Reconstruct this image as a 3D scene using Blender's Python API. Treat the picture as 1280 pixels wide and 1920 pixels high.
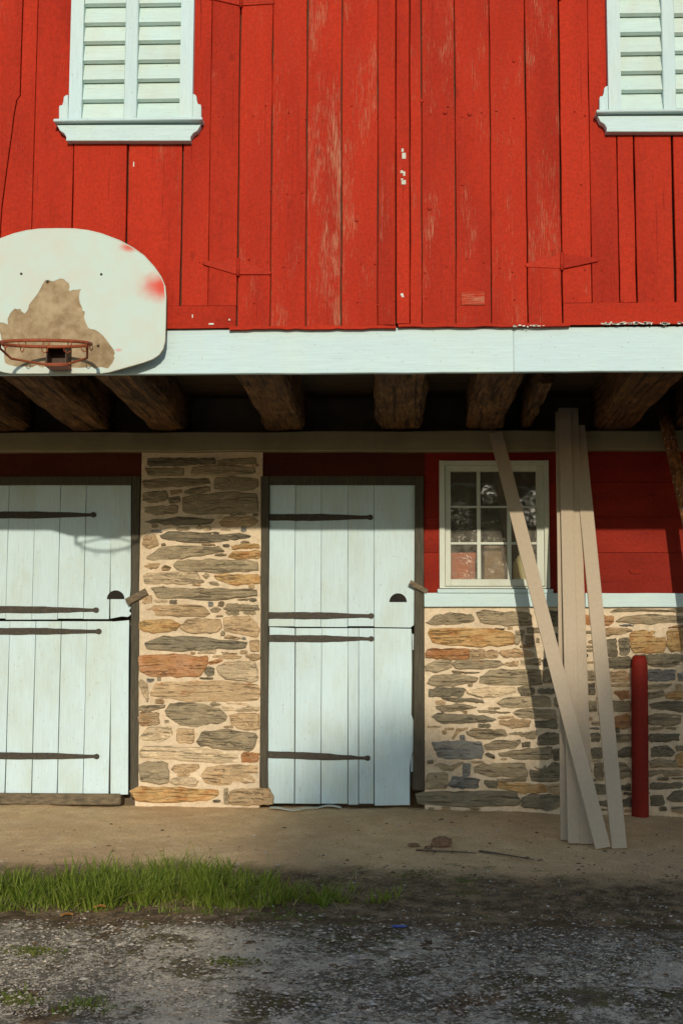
import bpy, bmesh, math, random
import numpy as np
from mathutils import Vector, Matrix, noise as mnoise
R = math.radians
random.seed(7); rng = np.random.default_rng(7)
for o in list(bpy.data.objects): bpy.data.objects.remove(o)
scene = bpy.context.scene
COL = scene.collection

# ---------------------------------------------------------------- camera
FPX, CX, CY = 2667.0, 640.0, 960.0
CAM = Vector((0.0, -9.5, 0.89))
YAW, PITCH, ROLL = R(2.35), R(6.42), R(0.2)
ROT = Matrix.Rotation(YAW, 3, 'Z') @ Matrix.Rotation(R(90) + PITCH, 3, 'X') @ Matrix.Rotation(ROLL, 3, 'Z')
cd = bpy.data.cameras.new('camera'); cam = bpy.data.objects.new('camera', cd); COL.objects.link(cam)
cam.matrix_world = Matrix.Translation(CAM) @ ROT.to_4x4()
cd.sensor_fit = 'HORIZONTAL'; cd.sensor_width = 24.0; cd.lens = 24.0 * FPX / 1280.0
cd.clip_start = 0.05; cd.clip_end = 2000
scene.camera = cam

# ---------------------------------------------------------------- light
SUN_T, SUN_K = 0.257, -0.086                       # fall and sideways drift of a ray per metre towards the barn
SUNDIR = Vector((SUN_K, 1.0, -SUN_T)).normalized()
ELEV = math.asin(-SUNDIR.z); AZ = math.atan2(-SUNDIR.x, -SUNDIR.y)
w = bpy.data.worlds.new('World'); scene.world = w; w.use_nodes = True
nt = w.node_tree; bg = nt.nodes['Background']
sky = nt.nodes.new('ShaderNodeTexSky'); sky.sky_type = 'NISHITA'; sky.sun_disc = False
sky.sun_elevation = ELEV; sky.sun_rotation = AZ; sky.dust_density = 0.4; sky.air_density = 1.0; sky.ozone_density = 2.0
nt.links.new(sky.outputs['Color'], bg.inputs['Color']); bg.inputs['Strength'].default_value = 0.148
sl = bpy.data.lights.new('sun', 'SUN'); sl.energy = 3.0; sl.angle = R(0.6); sl.color = (1.0, 0.89, 0.73)
so = bpy.data.objects.new('sun', sl); COL.objects.link(so)
so.rotation_euler = SUNDIR.to_track_quat('-Z', 'Y').to_euler(); so.location = (0, -20, 20)
vs = scene.view_settings; vs.view_transform = 'Standard'; vs.look = 'None'; vs.gamma = 1.0; vs.exposure = 0.0
vs.use_curve_mapping = False

# ---------------------------------------------------------------- pixels of the photograph -> points
def ray(px, py):
    return (ROT @ Vector(((px - CX) / FPX, -(py - CY) / FPX, -1.0)))
def P(px, py, y):                                   # point on the vertical plane y = const
    d = ray(px, py); t = (y - CAM.y) / d.y
    return CAM + d * t
def XZ(px, py, y):
    p = P(px, py, y); return (p.x, p.z)
GD = [-400, -9.5, -6.5, -4.5, -3.5, -2.3, -1.25, 0.0, 6.0, 400]
GZ = [-1.0, -.62, -.58, -.46, -.37, -.245, -.13, 0.0, 0.02, 0.0]
def gz(x, y):
    z = np.interp(y, GD, GZ)
    return z - 0.022 * np.clip(x, 0, 2.5) * np.clip((y + 4) / 4, 0, 1)
def gz1(x, y):                                      # the same for one point, quicker
    i = 1
    while GD[i] < y: i += 1
    z = GZ[i - 1] + (GZ[i] - GZ[i - 1]) * (y - GD[i - 1]) / (GD[i] - GD[i - 1])
    return z - 0.022 * min(max(x, 0), 2.5) * min(max((y + 4) / 4, 0), 1)
def G(px, py):                                      # point on the ground
    d = ray(px, py); lo, hi = 2.0, 14.0
    for _ in range(16):
        t = (lo + hi) / 2; p = CAM + d * t
        if p.z <= gz1(p.x, p.y): hi = t
        else: lo = t
    return Vector((p.x, p.y, float(gz(p.x, p.y))))

# ---------------------------------------------------------------- node helper
class NB:
    def __init__(s, name):
        s.m = bpy.data.materials.new(name); s.m.use_nodes = True; s.t = s.m.node_tree
        s.p = s.t.nodes['Principled BSDF']; s.out = s.t.nodes['Material Output']
        s.p.inputs['Specular IOR Level'].default_value = 0.25
    def n(s, typ, **kw):
        nd = s.t.nodes.new(typ)
        for k, v in kw.items(): setattr(nd, k, v)
        return nd
    def l(s, a, b):
        if isinstance(a, (int, float)): b.default_value = a
        elif isinstance(a, tuple):
            b.default_value = (*a, 1.0) if len(a) == 3 and b.type == 'RGBA' else a
        else: s.t.links.new(a, b)
    def coord(s, scale=(1, 1, 1), rnd=True, world=False):
        if world: v = s.n('ShaderNodeNewGeometry').outputs['Position']
        else: v = s.n('ShaderNodeTexCoord').outputs['Object']
        if rnd and not world:
            oi = s.n('ShaderNodeObjectInfo'); ad = s.n('ShaderNodeVectorMath', operation='ADD')
            mu = s.n('ShaderNodeMath', operation='MULTIPLY'); s.l(oi.outputs['Random'], mu.inputs[0]); mu.inputs[1].default_value = 37.0
            s.l(v, ad.inputs[0]); s.l(mu.outputs[0], ad.inputs[1]); v = ad.outputs[0]
        m = s.n('ShaderNodeVectorMath', operation='MULTIPLY'); s.l(v, m.inputs[0]); m.inputs[1].default_value = scale
        return m.outputs[0]
    def noise(s, vec, scale=1.0, detail=4.0, rough=.55, dist=0.0):
        nd = s.n('ShaderNodeTexNoise'); s.l(vec, nd.inputs['Vector']); nd.inputs['Scale'].default_value = scale
        nd.inputs['Detail'].default_value = detail; nd.inputs['Roughness'].default_value = rough; nd.inputs['Distortion'].default_value = dist
        return nd.outputs['Fac']
    def vor(s, vec, scale=1.0, feature='F1', out='Distance'):
        nd = s.n('ShaderNodeTexVoronoi', feature=feature); s.l(vec, nd.inputs['Vector']); nd.inputs['Scale'].default_value = scale
        return nd.outputs[out]
    def ramp(s, f, a, b, lo=0.0, hi=1.0):           # smooth step between a and b
        nd = s.n('ShaderNodeMapRange', interpolation_type='SMOOTHSTEP'); s.l(f, nd.inputs['Value'])
        nd.inputs['From Min'].default_value = a; nd.inputs['From Max'].default_value = b
        nd.inputs['To Min'].default_value = lo; nd.inputs['To Max'].default_value = hi
        return nd.outputs[0]
    def mth(s, op, a, b=0.0):
        nd = s.n('ShaderNodeMath', operation=op); s.l(a, nd.inputs[0]); s.l(b, nd.inputs[1]); return nd.outputs[0]
    def mix(s, f, a, b, mode='MIX'):
        nd = s.n('ShaderNodeMix', data_type='RGBA', blend_type=mode); s.l(f, nd.inputs['Factor'])
        s.l(a, nd.inputs[6]); s.l(b, nd.inputs[7]); return nd.outputs[2]
    def scalec(s, col, f):                           # colour times a factor
        nd = s.n('ShaderNodeVectorMath', operation='SCALE'); s.l(col, nd.inputs[0]); s.l(f, nd.inputs['Scale']); return nd.outputs[0]
    def ocol(s):
        oi = s.n('ShaderNodeObjectInfo'); return oi.outputs['Color'], oi.outputs['Alpha'], oi.outputs['Random']
    def bump(s, h, strength=.3, dist=.01):
        nd = s.n('ShaderNodeBump'); nd.inputs['Strength'].default_value = strength; nd.inputs['Distance'].default_value = dist
        s.l(h, nd.inputs['Height']); s.l(nd.outputs[0], s.p.inputs['Normal'])
    def done(s, col, rough=.8, spec=None):
        s.l(col, s.p.inputs['Base Color']); s.l(rough, s.p.inputs['Roughness'])
        if spec is not None: s.p.inputs['Specular IOR Level'].default_value = spec
        return s.m
def sep(b, v, i):
    nd = b.n('ShaderNodeSeparateXYZ'); b.l(v, nd.inputs[0]); return nd.outputs[i]

# ---------------------------------------------------------------- materials
def m_paintwood(name, base, dark, wood, axis='z', chips=True, gloss=.62):
    b = NB(name); st = {'z': (1, 1, .035), 'x': (.035, 1, 1)}[axis]
    v = b.coord(st); g = b.noise(v, 170, 5, .65, .6); v1 = b.coord((1, 1, .22) if axis == 'z' else (.35, 1, 1))
    big = b.noise(v1, 3.2, 3); oc, al, rn = b.ocol()
    c = b.mix(b.ramp(big, .3, .75), base, dark)
    c = b.scalec(c, b.mth('ADD', b.mth('MULTIPLY', g, .30), b.mth('ADD', b.mth('MULTIPLY', rn, .10), .80)))
    fine = b.noise(b.coord(), 60, 4); c = b.scalec(c, b.ramp(b.mth('ADD', b.mth('MULTIPLY', fine, .5), b.mth('MULTIPLY', b.noise(b.coord((1, 1, .45) if axis == 'z' else (.45, 1, 1)), 330, 2), .5)), .3, .7, .80, 1.18))
    if chips:
        v2 = b.coord((1, 1, .022) if axis == 'z' else (.022, 1, 1)); s1 = b.noise(v2, 560, 3, .65, .3)
        msk = b.noise(b.coord((1, 1, .28) if axis == 'z' else (.28, 1, 1)), 9.0, 2)
        thr = b.mth('ADD', b.mth('MULTIPLY', msk, .60), b.mth('MULTIPLY', al, .30))
        ch = b.ramp(b.mth('ADD', b.mth('MULTIPLY', s1, .62), b.mth('MULTIPLY', thr, .62)), .705, .76)
        c = b.mix(b.mth('MULTIPLY', ch, .5), c, wood)
        h = b.mth('SUBTRACT', g, b.mth('MULTIPLY', ch, .35))
    else: h = g
    ck = b.ramp(b.noise(b.coord((1, 1, .010) if axis == 'z' else (.010, 1, 1)), 150, 3, .6, .25), .655, .70); c = b.scalec(c, b.mth('SUBTRACT', 1.0, b.mth('MULTIPLY', ck, .45)))
    kn = b.ramp(b.vor(b.coord((1, 1, .55) if axis == 'z' else (.55, 1, 1)), 4.2), .03, .085, .0, 1.0)
    h = b.mth('ADD', h, b.mth('MULTIPLY', kn, .6))
    c = b.scalec(c, b.mth('ADD', b.mth('MULTIPLY', kn, .22), .78))
    b.bump(h, .55, .004)
    return b.done(c, b.ramp(g, .2, .8, gloss, gloss + .2), .12)
M = {}
M['red'] = m_paintwood('red_barn_paint', (.425, .029, .0095), (.31, .019, .007), (.60, .34, .20))
M['redh'] = m_paintwood('red_barn_paint_level', (.425, .029, .0095), (.31, .019, .007), (.55, .30, .17), 'x')
M['redplain'] = m_paintwood('red_paint_on_iron', (.43, .035, .014), (.35, .023, .010), (.5, .3, .2), 'x', False)
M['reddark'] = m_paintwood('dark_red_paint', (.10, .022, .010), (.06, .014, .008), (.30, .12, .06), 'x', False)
def m_white(name, base, dirt, amount=.5, axis='z', wear=.0):
    b = NB(name); v = b.coord((1, 1, .06) if axis == 'z' else (.06, 1, 1))
    g = b.noise(v, 120, 4, .6, .4); big = b.noise(b.coord((1, 1, .5)), 3.5, 5, .6); f = b.noise(b.coord(), 38, 5, .65)
    c = b.mix(b.mth('MULTIPLY', b.ramp(big, .38, .75), amount), base, dirt)
    c = b.scalec(c, b.ramp(g, .15, .85, .91, 1.05))
    spots = b.ramp(b.noise(b.coord((1, 1, .6)), 75, 3, .5), .685, .72)
    c = b.mix(b.mth('MULTIPLY', spots, .45), c, (.30, .25, .17))
    cr = b.ramp(b.noise(v, 210, 2, .5), .69, .73); c = b.mix(b.mth('MULTIPLY', cr, .35 + wear), c, (.33, .28, .2))
    c = b.scalec(c, b.mth('ADD', .95, b.mth('MULTIPLY', b.ocol()[2], .08)))
    b.bump(b.mth('ADD', g, b.mth('MULTIPLY', f, .7)), .4, .003)
    return b.done(c, .6)
PALE = (.525, .68, .685)
M['white'] = m_white('pale_trim_paint', PALE, (.58, .68, .60), .6)
M['whiteh'] = m_white('pale_trim_paint_level', PALE, (.56, .70, .62), .6, 'x')
M['doorw'] = m_white('door_paint', (.555, .71, .735), (.49, .57, .49), .7, 'z', .15)
M['slat'] = m_white('louver_paint', (.56, .72, .67), (.56, .58, .46), .6, 'x', .1)
M['sash'] = m_white('window_paint', (.60, .64, .54), (.42, .42, .32), .7)
M['beamw'] = m_white('white_beam_shade_tone', (.30, .26, .15), (.20, .17, .09), .7, 'x')  # white beam coloured darker, carrying the shade under the overhang
def m_frame():
    b = NB('dark_frame_paint'); g = b.noise(b.coord((1, 1, .08)), 120, 4); f = b.noise(b.coord(), 160, 3)
    c = b.mix(b.ramp(g, .3, .7), (.050, .044, .030), (.085, .072, .046))
    c = b.mix(b.ramp(f, .70, .75), c, (.30, .25, .17)); b.bump(g, .5, .004); return b.done(c, .7)
M['frame'] = m_frame()
def m_iron():
    b = NB('old_black_iron'); f = b.noise(b.coord(), 90, 5); c = b.mix(b.ramp(f, .35, .75), (.040, .036, .028), (.085, .066, .042))
    b.bump(f, .5, .003); return b.done(c, .65)
M['iron'] = m_iron()
def m_stone():
    b = NB('schist'); oc, al, rn = b.ocol(); g = b.noise(b.coord((.20, 1, 1)), 75, 7, .75, 1.6); big = b.noise(b.coord((.6, 1, 1)), 9, 3)
    f = b.noise(b.coord(), 190, 4, .7); lay = b.noise(b.coord((.07, 1, 1)), 60, 5, .7, .8); bl = b.noise(b.coord((.5, 1, 1)), 24, 4, .65)
    c = b.scalec(oc, b.mth('ADD', b.mth('MULTIPLY', g, .9), b.mth('ADD', b.mth('MULTIPLY', f, .7), .42)))
    c = b.mix(b.ramp(bl, .48, .66, 0, .55), c, b.scalec(c, 1.5)); c = b.mix(b.ramp(big, .55, .75, 0, .5), c, (.46, .35, .20))
    ru = b.ramp(b.mth('ADD', b.mth('ADD', b.mth('MULTIPLY', b.noise(b.coord((.7, 1, 1)), 11, 4, .6), .7), b.mth('MULTIPLY', bl, .3)), b.mth('MULTIPLY', al, .5)), .66, .84)
    c = b.mix(b.mth('MULTIPLY', ru, .72), c, b.scalec(b.mix(b.ramp(bl, .35, .65), (.56, .29, .09), (.46, .17, .05)), b.ramp(g, .25, .75, .7, 1.2)))
    crk = b.ramp(lay, .36, .45, 1.0, 0.0); c = b.scalec(c, b.mth('SUBTRACT', 1.0, b.mth('MULTIPLY', crk, .34)))
    h = b.mth('ADD', b.mth('MULTIPLY', g, .9), b.mth('SUBTRACT', b.mth('MULTIPLY', bl, 1.1), b.mth('MULTIPLY', crk, .5)))
    b.bump(h, 1.0, .016)
    return b.done(c, .82)
M['stone'] = m_stone()
def m_mortar():
    b = NB('lime_mortar'); f = b.noise(b.coord(), 45, 6, .7); big = b.noise(b.coord(), 4, 3)
    c = b.mix(b.ramp(big, .35, .7), (.72, .585, .40), (.62, .50, .34)); c = b.mix(b.ramp(b.noise(b.coord(), 14, 4), .54, .76, 0, .5), c, (.60, .38, .22))
    c = b.scalec(c, b.ramp(f, .2, .8, .8, 1.12)); b.bump(f, .7, .010); return b.done(c, .9)
M['mortar'] = m_mortar()
def m_log():
    b = NB('hewn_oak'); g = b.noise(b.coord((1, .05, 1)), 70, 6, .7, 1.0); f = b.noise(b.coord((1, .4, 1)), 14, 4)
    c = b.mix(b.ramp(g, .3, .72), (.075, .034, .011), (.31, .145, .045)); c = b.scalec(c, b.ramp(f, .25, .75, .55, 1.25))
    ck = b.ramp(b.noise(b.coord((1, .03, 1)), 26, 4, .6, .4), .56, .62); c = b.scalec(c, b.mth('SUBTRACT', 1.0, b.mth('MULTIPLY', ck, .6)))
    b.bump(b.mth('SUBTRACT', b.mth('ADD', g, f), ck), 1.0, .022); return b.done(c, .85)
M['log'] = m_log()
def m_plain(name, c1, c2, scale=20, rough=.8, bumpd=.004, stretch=(1, 1, 1)):
    b = NB(name); f = b.noise(b.coord(stretch), scale, 5, .6); b.bump(f, .5, bumpd)
    return b.done(b.mix(b.ramp(f, .3, .7), c1, c2), rough)
M['floorwood'] = m_plain('dark_floor_planks', (.045, .030, .016), (.085, .055, .028), 60, stretch=(.05, 1, 1))
M['inside'] = m_plain('dim_interior', (.11, .085, .055), (.16, .12, .075), 6)
M['latch'] = m_plain('weathered_latch_wood', (.085, .07, .045), (.20, .15, .09), 60, stretch=(.3, 1, 1))
M['primer'] = m_plain('primed_board', (.425, .345, .245), (.465, .38, .272), 120, .75, .0008, (1, 1, .12))
M['primeredge'] = M['primer']
def m_rust():
    b = NB('rusty_flaking_paint'); f = b.noise(b.coord((1, 1, .5)), 45, 6, .7); g = b.noise(b.coord(), 22, 4)
    c = b.mix(b.ramp(f, .35, .68), (.10, .038, .014), (.36, .15, .045)); c = b.mix(b.ramp(b.noise(b.coord((1, 1, .6)), 65, 4, .65), .60, .66), c, (.60, .55, .42))
    b.bump(f, .7, .004); return b.done(c, .75)
M['rust'] = m_rust()
M['rim'] = m_plain('orange_rim_paint', (.36, .085, .030), (.22, .055, .022), 70, .55, .001)
M['rimdark'] = m_plain('dark_bracket', (.045, .028, .018), (.09, .05, .03), 50, .6, .001)
M['core'] = m_plain('bare_board_core', (.42, .32, .19), (.24, .165, .085), 14, .9, .003)
M['redpost'] = m_paintwood('red_post_paint', (.27, .024, .014), (.17, .015, .010), (.40, .22, .12), 'z', True, .5)
def m_board():
    b = NB('backboard_paint'); v = b.n('ShaderNodeTexCoord').outputs['Object']; f = b.noise(v, 9, 4); s = b.noise(v, 130, 3)
    c = b.mix(b.ramp(f, .2, .95), (.50, .615, .55), (.545, .545, .44)); c = b.mix(b.ramp(s, .68, .74, 0, .5), c, (.5, .33, .2))
    x, z = sep(b, v, 0), sep(b, v, 2)
    for (cx, cz, sx, sz, am) in SMUDGE:                # red overspray with shapes of its own
        dx = b.mth('DIVIDE', b.mth('SUBTRACT', x, cx), sx); dz = b.mth('DIVIDE', b.mth('SUBTRACT', z, cz), sz)
        d = b.mth('SQRT', b.mth('ADD', b.mth('MULTIPLY', dx, dx), b.mth('MULTIPLY', dz, dz)))
        d = b.mth('ADD', d, b.mth('MULTIPLY', b.mth('SUBTRACT', b.noise(v, 22, 3), .5), .35))
        c = b.mix(b.mth('MULTIPLY', b.ramp(d, 1.0, .1), am), c, (.62, .06, .03))
    b.bump(f, .2, .002); return b.done(c, .55)
def m_glass():
    b = NB('dusty_pane'); t = b.t; v = b.coord()
    tr = b.n('ShaderNodeBsdfTransparent'); gl = b.n('ShaderNodeBsdfGlossy'); gl.inputs['Roughness'].default_value = .01
    df = b.n('ShaderNodeBsdfDiffuse'); df.inputs['Color'].default_value = (.46, .42, .33, 1)
    fr = b.n('ShaderNodeFresnel'); fr.inputs['IOR'].default_value = 1.9
    bp = b.n('ShaderNodeBump'); bp.inputs['Strength'].default_value = .05; bp.inputs['Distance'].default_value = .01
    b.l(b.noise(v, 9, 2), bp.inputs['Height']); b.l(bp.outputs[0], gl.inputs['Normal'])
    m1 = b.n('ShaderNodeMixShader'); b.l(b.ramp(b.noise(v, 14, 5, .65), .3, .8, .07, .26), m1.inputs[0]); b.l(tr.outputs[0], m1.inputs[1]); b.l(df.outputs[0], m1.inputs[2])
    m2 = b.n('ShaderNodeMixShader'); b.l(fr.outputs[0], m2.inputs[0]); b.l(m1.outputs[0], m2.inputs[1]); b.l(gl.outputs[0], m2.inputs[2])
    b.l(m2.outputs[0], b.out.inputs['Surface']); return b.m
M['glass'] = m_glass()
def m_leaf(name, c1, c2, tr=.35):
    b = NB(name); oi = b.n('ShaderNodeNewGeometry').outputs['Random Per Island']
    c = b.mix(oi, c1, c2); b.done(c, .5)
    t = b.n('ShaderNodeBsdfTranslucent'); b.l(b.scalec(c, 1.3), t.inputs['Color']); m = b.n('ShaderNodeMixShader'); m.inputs[0].default_value = tr
    b.l(b.p.outputs[0], m.inputs[1]); b.l(t.outputs[0], m.inputs[2]); b.l(m.outputs[0], b.out.inputs['Surface']); return b.m
M['grass'] = m_leaf('grass_blades', (.14, .215, .022), (.32, .37, .07), .5)
M['leaves'] = m_leaf('tree_leaves', (.035, .075, .018), (.09, .12, .03), .3)
M['deadleaf'] = m_leaf('dry_leaves', (.20, .10, .04), (.33, .22, .10), .15)
M['bark'] = m_plain('bark', (.08, .06, .045), (.15, .12, .09), 30, .9, .02)
M['pebble'] = m_leaf('pebbles', (.30, .26, .20), (.55, .50, .42), 0.0)
M['chip'] = m_leaf('dark_debris', (.055, .035, .02), (.16, .10, .05), 0.0)
def m_ground():
    b = NB('packed_dirt'); v = b.coord((1, 1, 1), world=True); x, y = sep(b, v, 0), sep(b, v, 1)
    f = b.noise(v, 70, 6, .7); mid = b.noise(v, 7, 5, .6); big = b.noise(v, 1.6, 3); ff = b.noise(v, 240, 3)
    c = b.mix(b.ramp(mid, .3, .7), (.80, .58, .315), (.67, .46, .235)); c = b.mix(b.ramp(big, .4, .65, 0, .5), c, (.60, .38, .20))
    c = b.scalec(c, b.mth('MULTIPLY', b.ramp(f, .2, .8, .72, 1.2), b.ramp(ff, .25, .75, .8, 1.15)))
    # dark soil and leaf litter along the drip line, wider towards the right
    yy = b.mth('ADD', y, b.mth('MULTIPLY', b.mth('SUBTRACT', b.noise(v, 3.5, 5, .65), .5), .75))
    yy = b.mth('SUBTRACT', yy, b.ramp(x, -.6, .9, .12, .0))
    soil = b.mth('MULTIPLY', b.ramp(yy, -1.55, -1.95), b.ramp(x, -5, -4.5, .0, 1))
    sc = b.mix(b.ramp(f, .35, .7), (.045, .030, .016), (.135, .080, .038))
    sc = b.mix(b.ramp(b.noise(v, 12, 4), .5, .7, 0, .6), sc, (.20, .105, .045))
    c = b.mix(b.mth('MULTIPLY', soil, b.ramp(b.mth('ADD', b.mth('MULTIPLY', b.noise(v, 9, 6, .72), .7), b.mth('MULTIPLY', f, .3)), .42, .60, .96, .62)), c, sc)
    moss = b.mth('MULTIPLY', b.ramp(b.noise(v, 5.5, 5, .65), .57, .68), b.mth('MULTIPLY', b.ramp(y, -1.3, -1.6), b.ramp(b.noise(v, 60, 3), .3, .6)))
    c = b.mix(b.mth('MULTIPLY', moss, .8), c, (.15, .14, .025))
    spk = b.ramp(b.vor(v, 34), .10, .06); c = b.mix(b.mth('MULTIPLY', spk, .35), c, (.55, .45, .33))
    b.bump(b.mth('ADD', f, b.mth('ADD', b.mth('MULTIPLY', mid, 1.5), b.mth('MULTIPLY', ff, .4))), .8, .012)
    return b.done(c, .92)
def m_concrete():
    b = NB('weathered_concrete'); v = b.coord((1, 1, 1), world=True)
    a = b.mth('ADD', b.mth('MULTIPLY', b.noise(v, 38, 4, .7, .3), .55), b.mth('MULTIPLY', b.noise(v, 105, 4, .75), .45)); a2 = b.noise(v, 200, 3, .7); big = b.noise(v, 1.4, 5, .65); mid = b.noise(v, 11, 5, .7)
    c = b.mix(b.ramp(mid, .3, .7), (.80, .69, .50), (.62, .53, .385)); c = b.scalec(c, b.ramp(a2, .25, .75, .7, 1.25))
    thr = b.mth('ADD', b.mth('ADD', b.mth('MULTIPLY', a, .75), b.mth('MULTIPLY', mid, .25)), b.mth('MULTIPLY', b.mth('SUBTRACT', big, .5), .40))
    c = b.mix(b.ramp(thr, .49, .535, 0, .9), c, b.scalec(b.mix(a2, (.095, .08, .052), (.22, .18, .12)), 1.0))
    pa = b.ramp(b.mth('ADD', b.noise(v, 2.3, 6, .7, .4), b.mth('MULTIPLY', a, .22)), .625, .715)
    c = b.mix(b.mth('MULTIPLY', pa, .85), c, b.mix(b.ramp(mid, .4, .6), (.075, .045, .018), (.13, .11, .022)))
    x, y = sep(b, v, 0), sep(b, v, 1)
    ed = b.mth('ADD', y, b.mth('ADD', b.mth('MULTIPLY', b.mth('SUBTRACT', b.noise(v, 4.5, 6, .72), .5), .95), b.ramp(x, -.9, .6, -.10, .10)))
    sm = b.mth('MULTIPLY', b.ramp(ed, -2.95, -2.72), b.ramp(b.mth('ADD', a, b.mth('MULTIPLY', mid, .3)), .50, .62, 1.0, .55))
    sm = b.mth('MAXIMUM', sm, b.ramp(b.mth('ADD', y, b.mth('MULTIPLY', b.mth('SUBTRACT', a, .5), .5)), -2.86, -2.68))
    c = b.mix(sm, c, b.mix(b.ramp(mid, .42, .6), b.mix(b.ramp(a2, .3, .7), (.05, .034, .018), (.16, .10, .047)), b.mix(b.ramp(b.noise(v, 13, 4), .5, .62), (.21, .125, .058), (.10, .09, .022))))
    wh = b.ramp(b.vor(v, 26), .075, .04); c = b.mix(b.mth('MULTIPLY', wh, .6), c, (.70, .67, .6))
    b.bump(b.mth('ADD', b.mth('MULTIPLY', a, -1.2), b.mth('ADD', b.mth('MULTIPLY', pa, .6), b.mth('MULTIPLY', a2, -.5))), 1.0, .012)
    return b.done(c, .9)
M['ground'] = m_ground(); M['concrete'] = m_concrete()

# ---------------------------------------------------------------- object helpers
WL = {}
def link(name, me, mat, parent=None, loc=(0, 0, 0), color=None):
    o = bpy.data.objects.new(name, me); COL.objects.link(o)
    if me is not None and mat is not None:
        me.materials.clear(); me.materials.append(mat)
    loc = Vector(loc); WL[o.name] = loc
    if parent is not None:
        o.parent = parent; o.location = loc - WL[parent.name]
    else: o.location = loc
    if color is not None: o.color = color
    return o
def mesh(name, V, F, mat, parent=None, color=None, smooth=False, origin=None):
    V = np.asarray(V, float); c = V.mean(0) if origin is None else np.asarray(origin, float)
    me = bpy.data.meshes.new(name); me.from_pydata((V - c).tolist(), [], F)
    bm = bmesh.new(); bm.from_mesh(me); bmesh.ops.recalc_face_normals(bm, faces=bm.faces); bm.to_mesh(me); bm.free()
    if smooth: me.polygons.foreach_set('use_smooth', [True] * len(me.polygons))
    return link(name, me, mat, parent, c, color)
def empty(name, loc=(0, 0, 0), parent=None):
    o = link(name, None, None, parent, loc); o.empty_display_size = .1; return o
def tag(o, label, cat, group=None, kind=None):
    o['label'] = label; o['category'] = cat
    if group: o['group'] = group
    if kind: o['kind'] = kind
    return o
def box(name, x0, x1, y0, y1, z0, z1, mat, parent=None, ch=.004, color=None, mx=None):
    bm = bmesh.new(); bmesh.ops.create_cube(bm, size=1.0)
    for v in bm.verts: v.co = Vector((v.co.x * (x1 - x0), v.co.y * (y1 - y0), v.co.z * (z1 - z0)))
    if ch: bmesh.ops.bevel(bm, geom=bm.edges[:], offset=ch, segments=1, affect='EDGES')
    me = bpy.data.meshes.new(name); 
    if mx is not None: bm.transform(mx)
    bm.to_mesh(me); bm.free()
    return link(name, me, mat, parent, ((x0 + x1) / 2, (y0 + y1) / 2, (z0 + z1) / 2), color)
def pbox(name, px0, py0, px1, py1, yf, yb, mat, parent=None, ch=.004, color=None):   # box whose front face fills a pixel rectangle
    a, b = P(px0, py1, yf), P(px1, py0, yf)
    return box(name, a.x, b.x, yf, yb, a.z, b.z, mat, parent, ch, color)
def plank(name, xl, xr, z0, z1, yf, th, mat, parent, worn=.0, jit=.0015, seg=8, ch=.003, axis='z', color=None):
    """board with slightly wandering edges; xl/xr may be (low, high) pairs; axis x lays it down"""
    xl = xl if isinstance(xl, tuple) else (xl, xl); xr = xr if isinstance(xr, tuple) else (xr, xr)
    V, F = [], []; dy = random.uniform(-.003, .003); tw = random.uniform(-.002, .002)
    for i in range(seg + 1):
        t = i / seg; z = z0 + (z1 - z0) * t; l = xl[0] * (1 - t) + xl[1] * t + random.uniform(-jit, jit); r = xr[0] * (1 - t) + xr[1] * t + random.uniform(-jit, jit)
        y = yf + dy + tw * (2 * t - 1)
        for (a, bb) in ((l, yf + th), (l, y + ch), (l + ch, y), (r - ch, y + tw), (r, y + ch), (r, yf + th)):
            V.append((a, bb, z) if axis == 'z' else (z, bb, a))
    for i in range(seg):
        for j in range(6):
            a, c = i * 6 + j, i * 6 + (j + 1) % 6; F.append((a, c, c + 6, a + 6))
    F.append(tuple(range(6))); F.append(tuple(range(seg * 6, seg * 6 + 6)))
    return mesh(name, V, F, mat, parent, color if color is not None else (1, 1, 1, worn))
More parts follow.
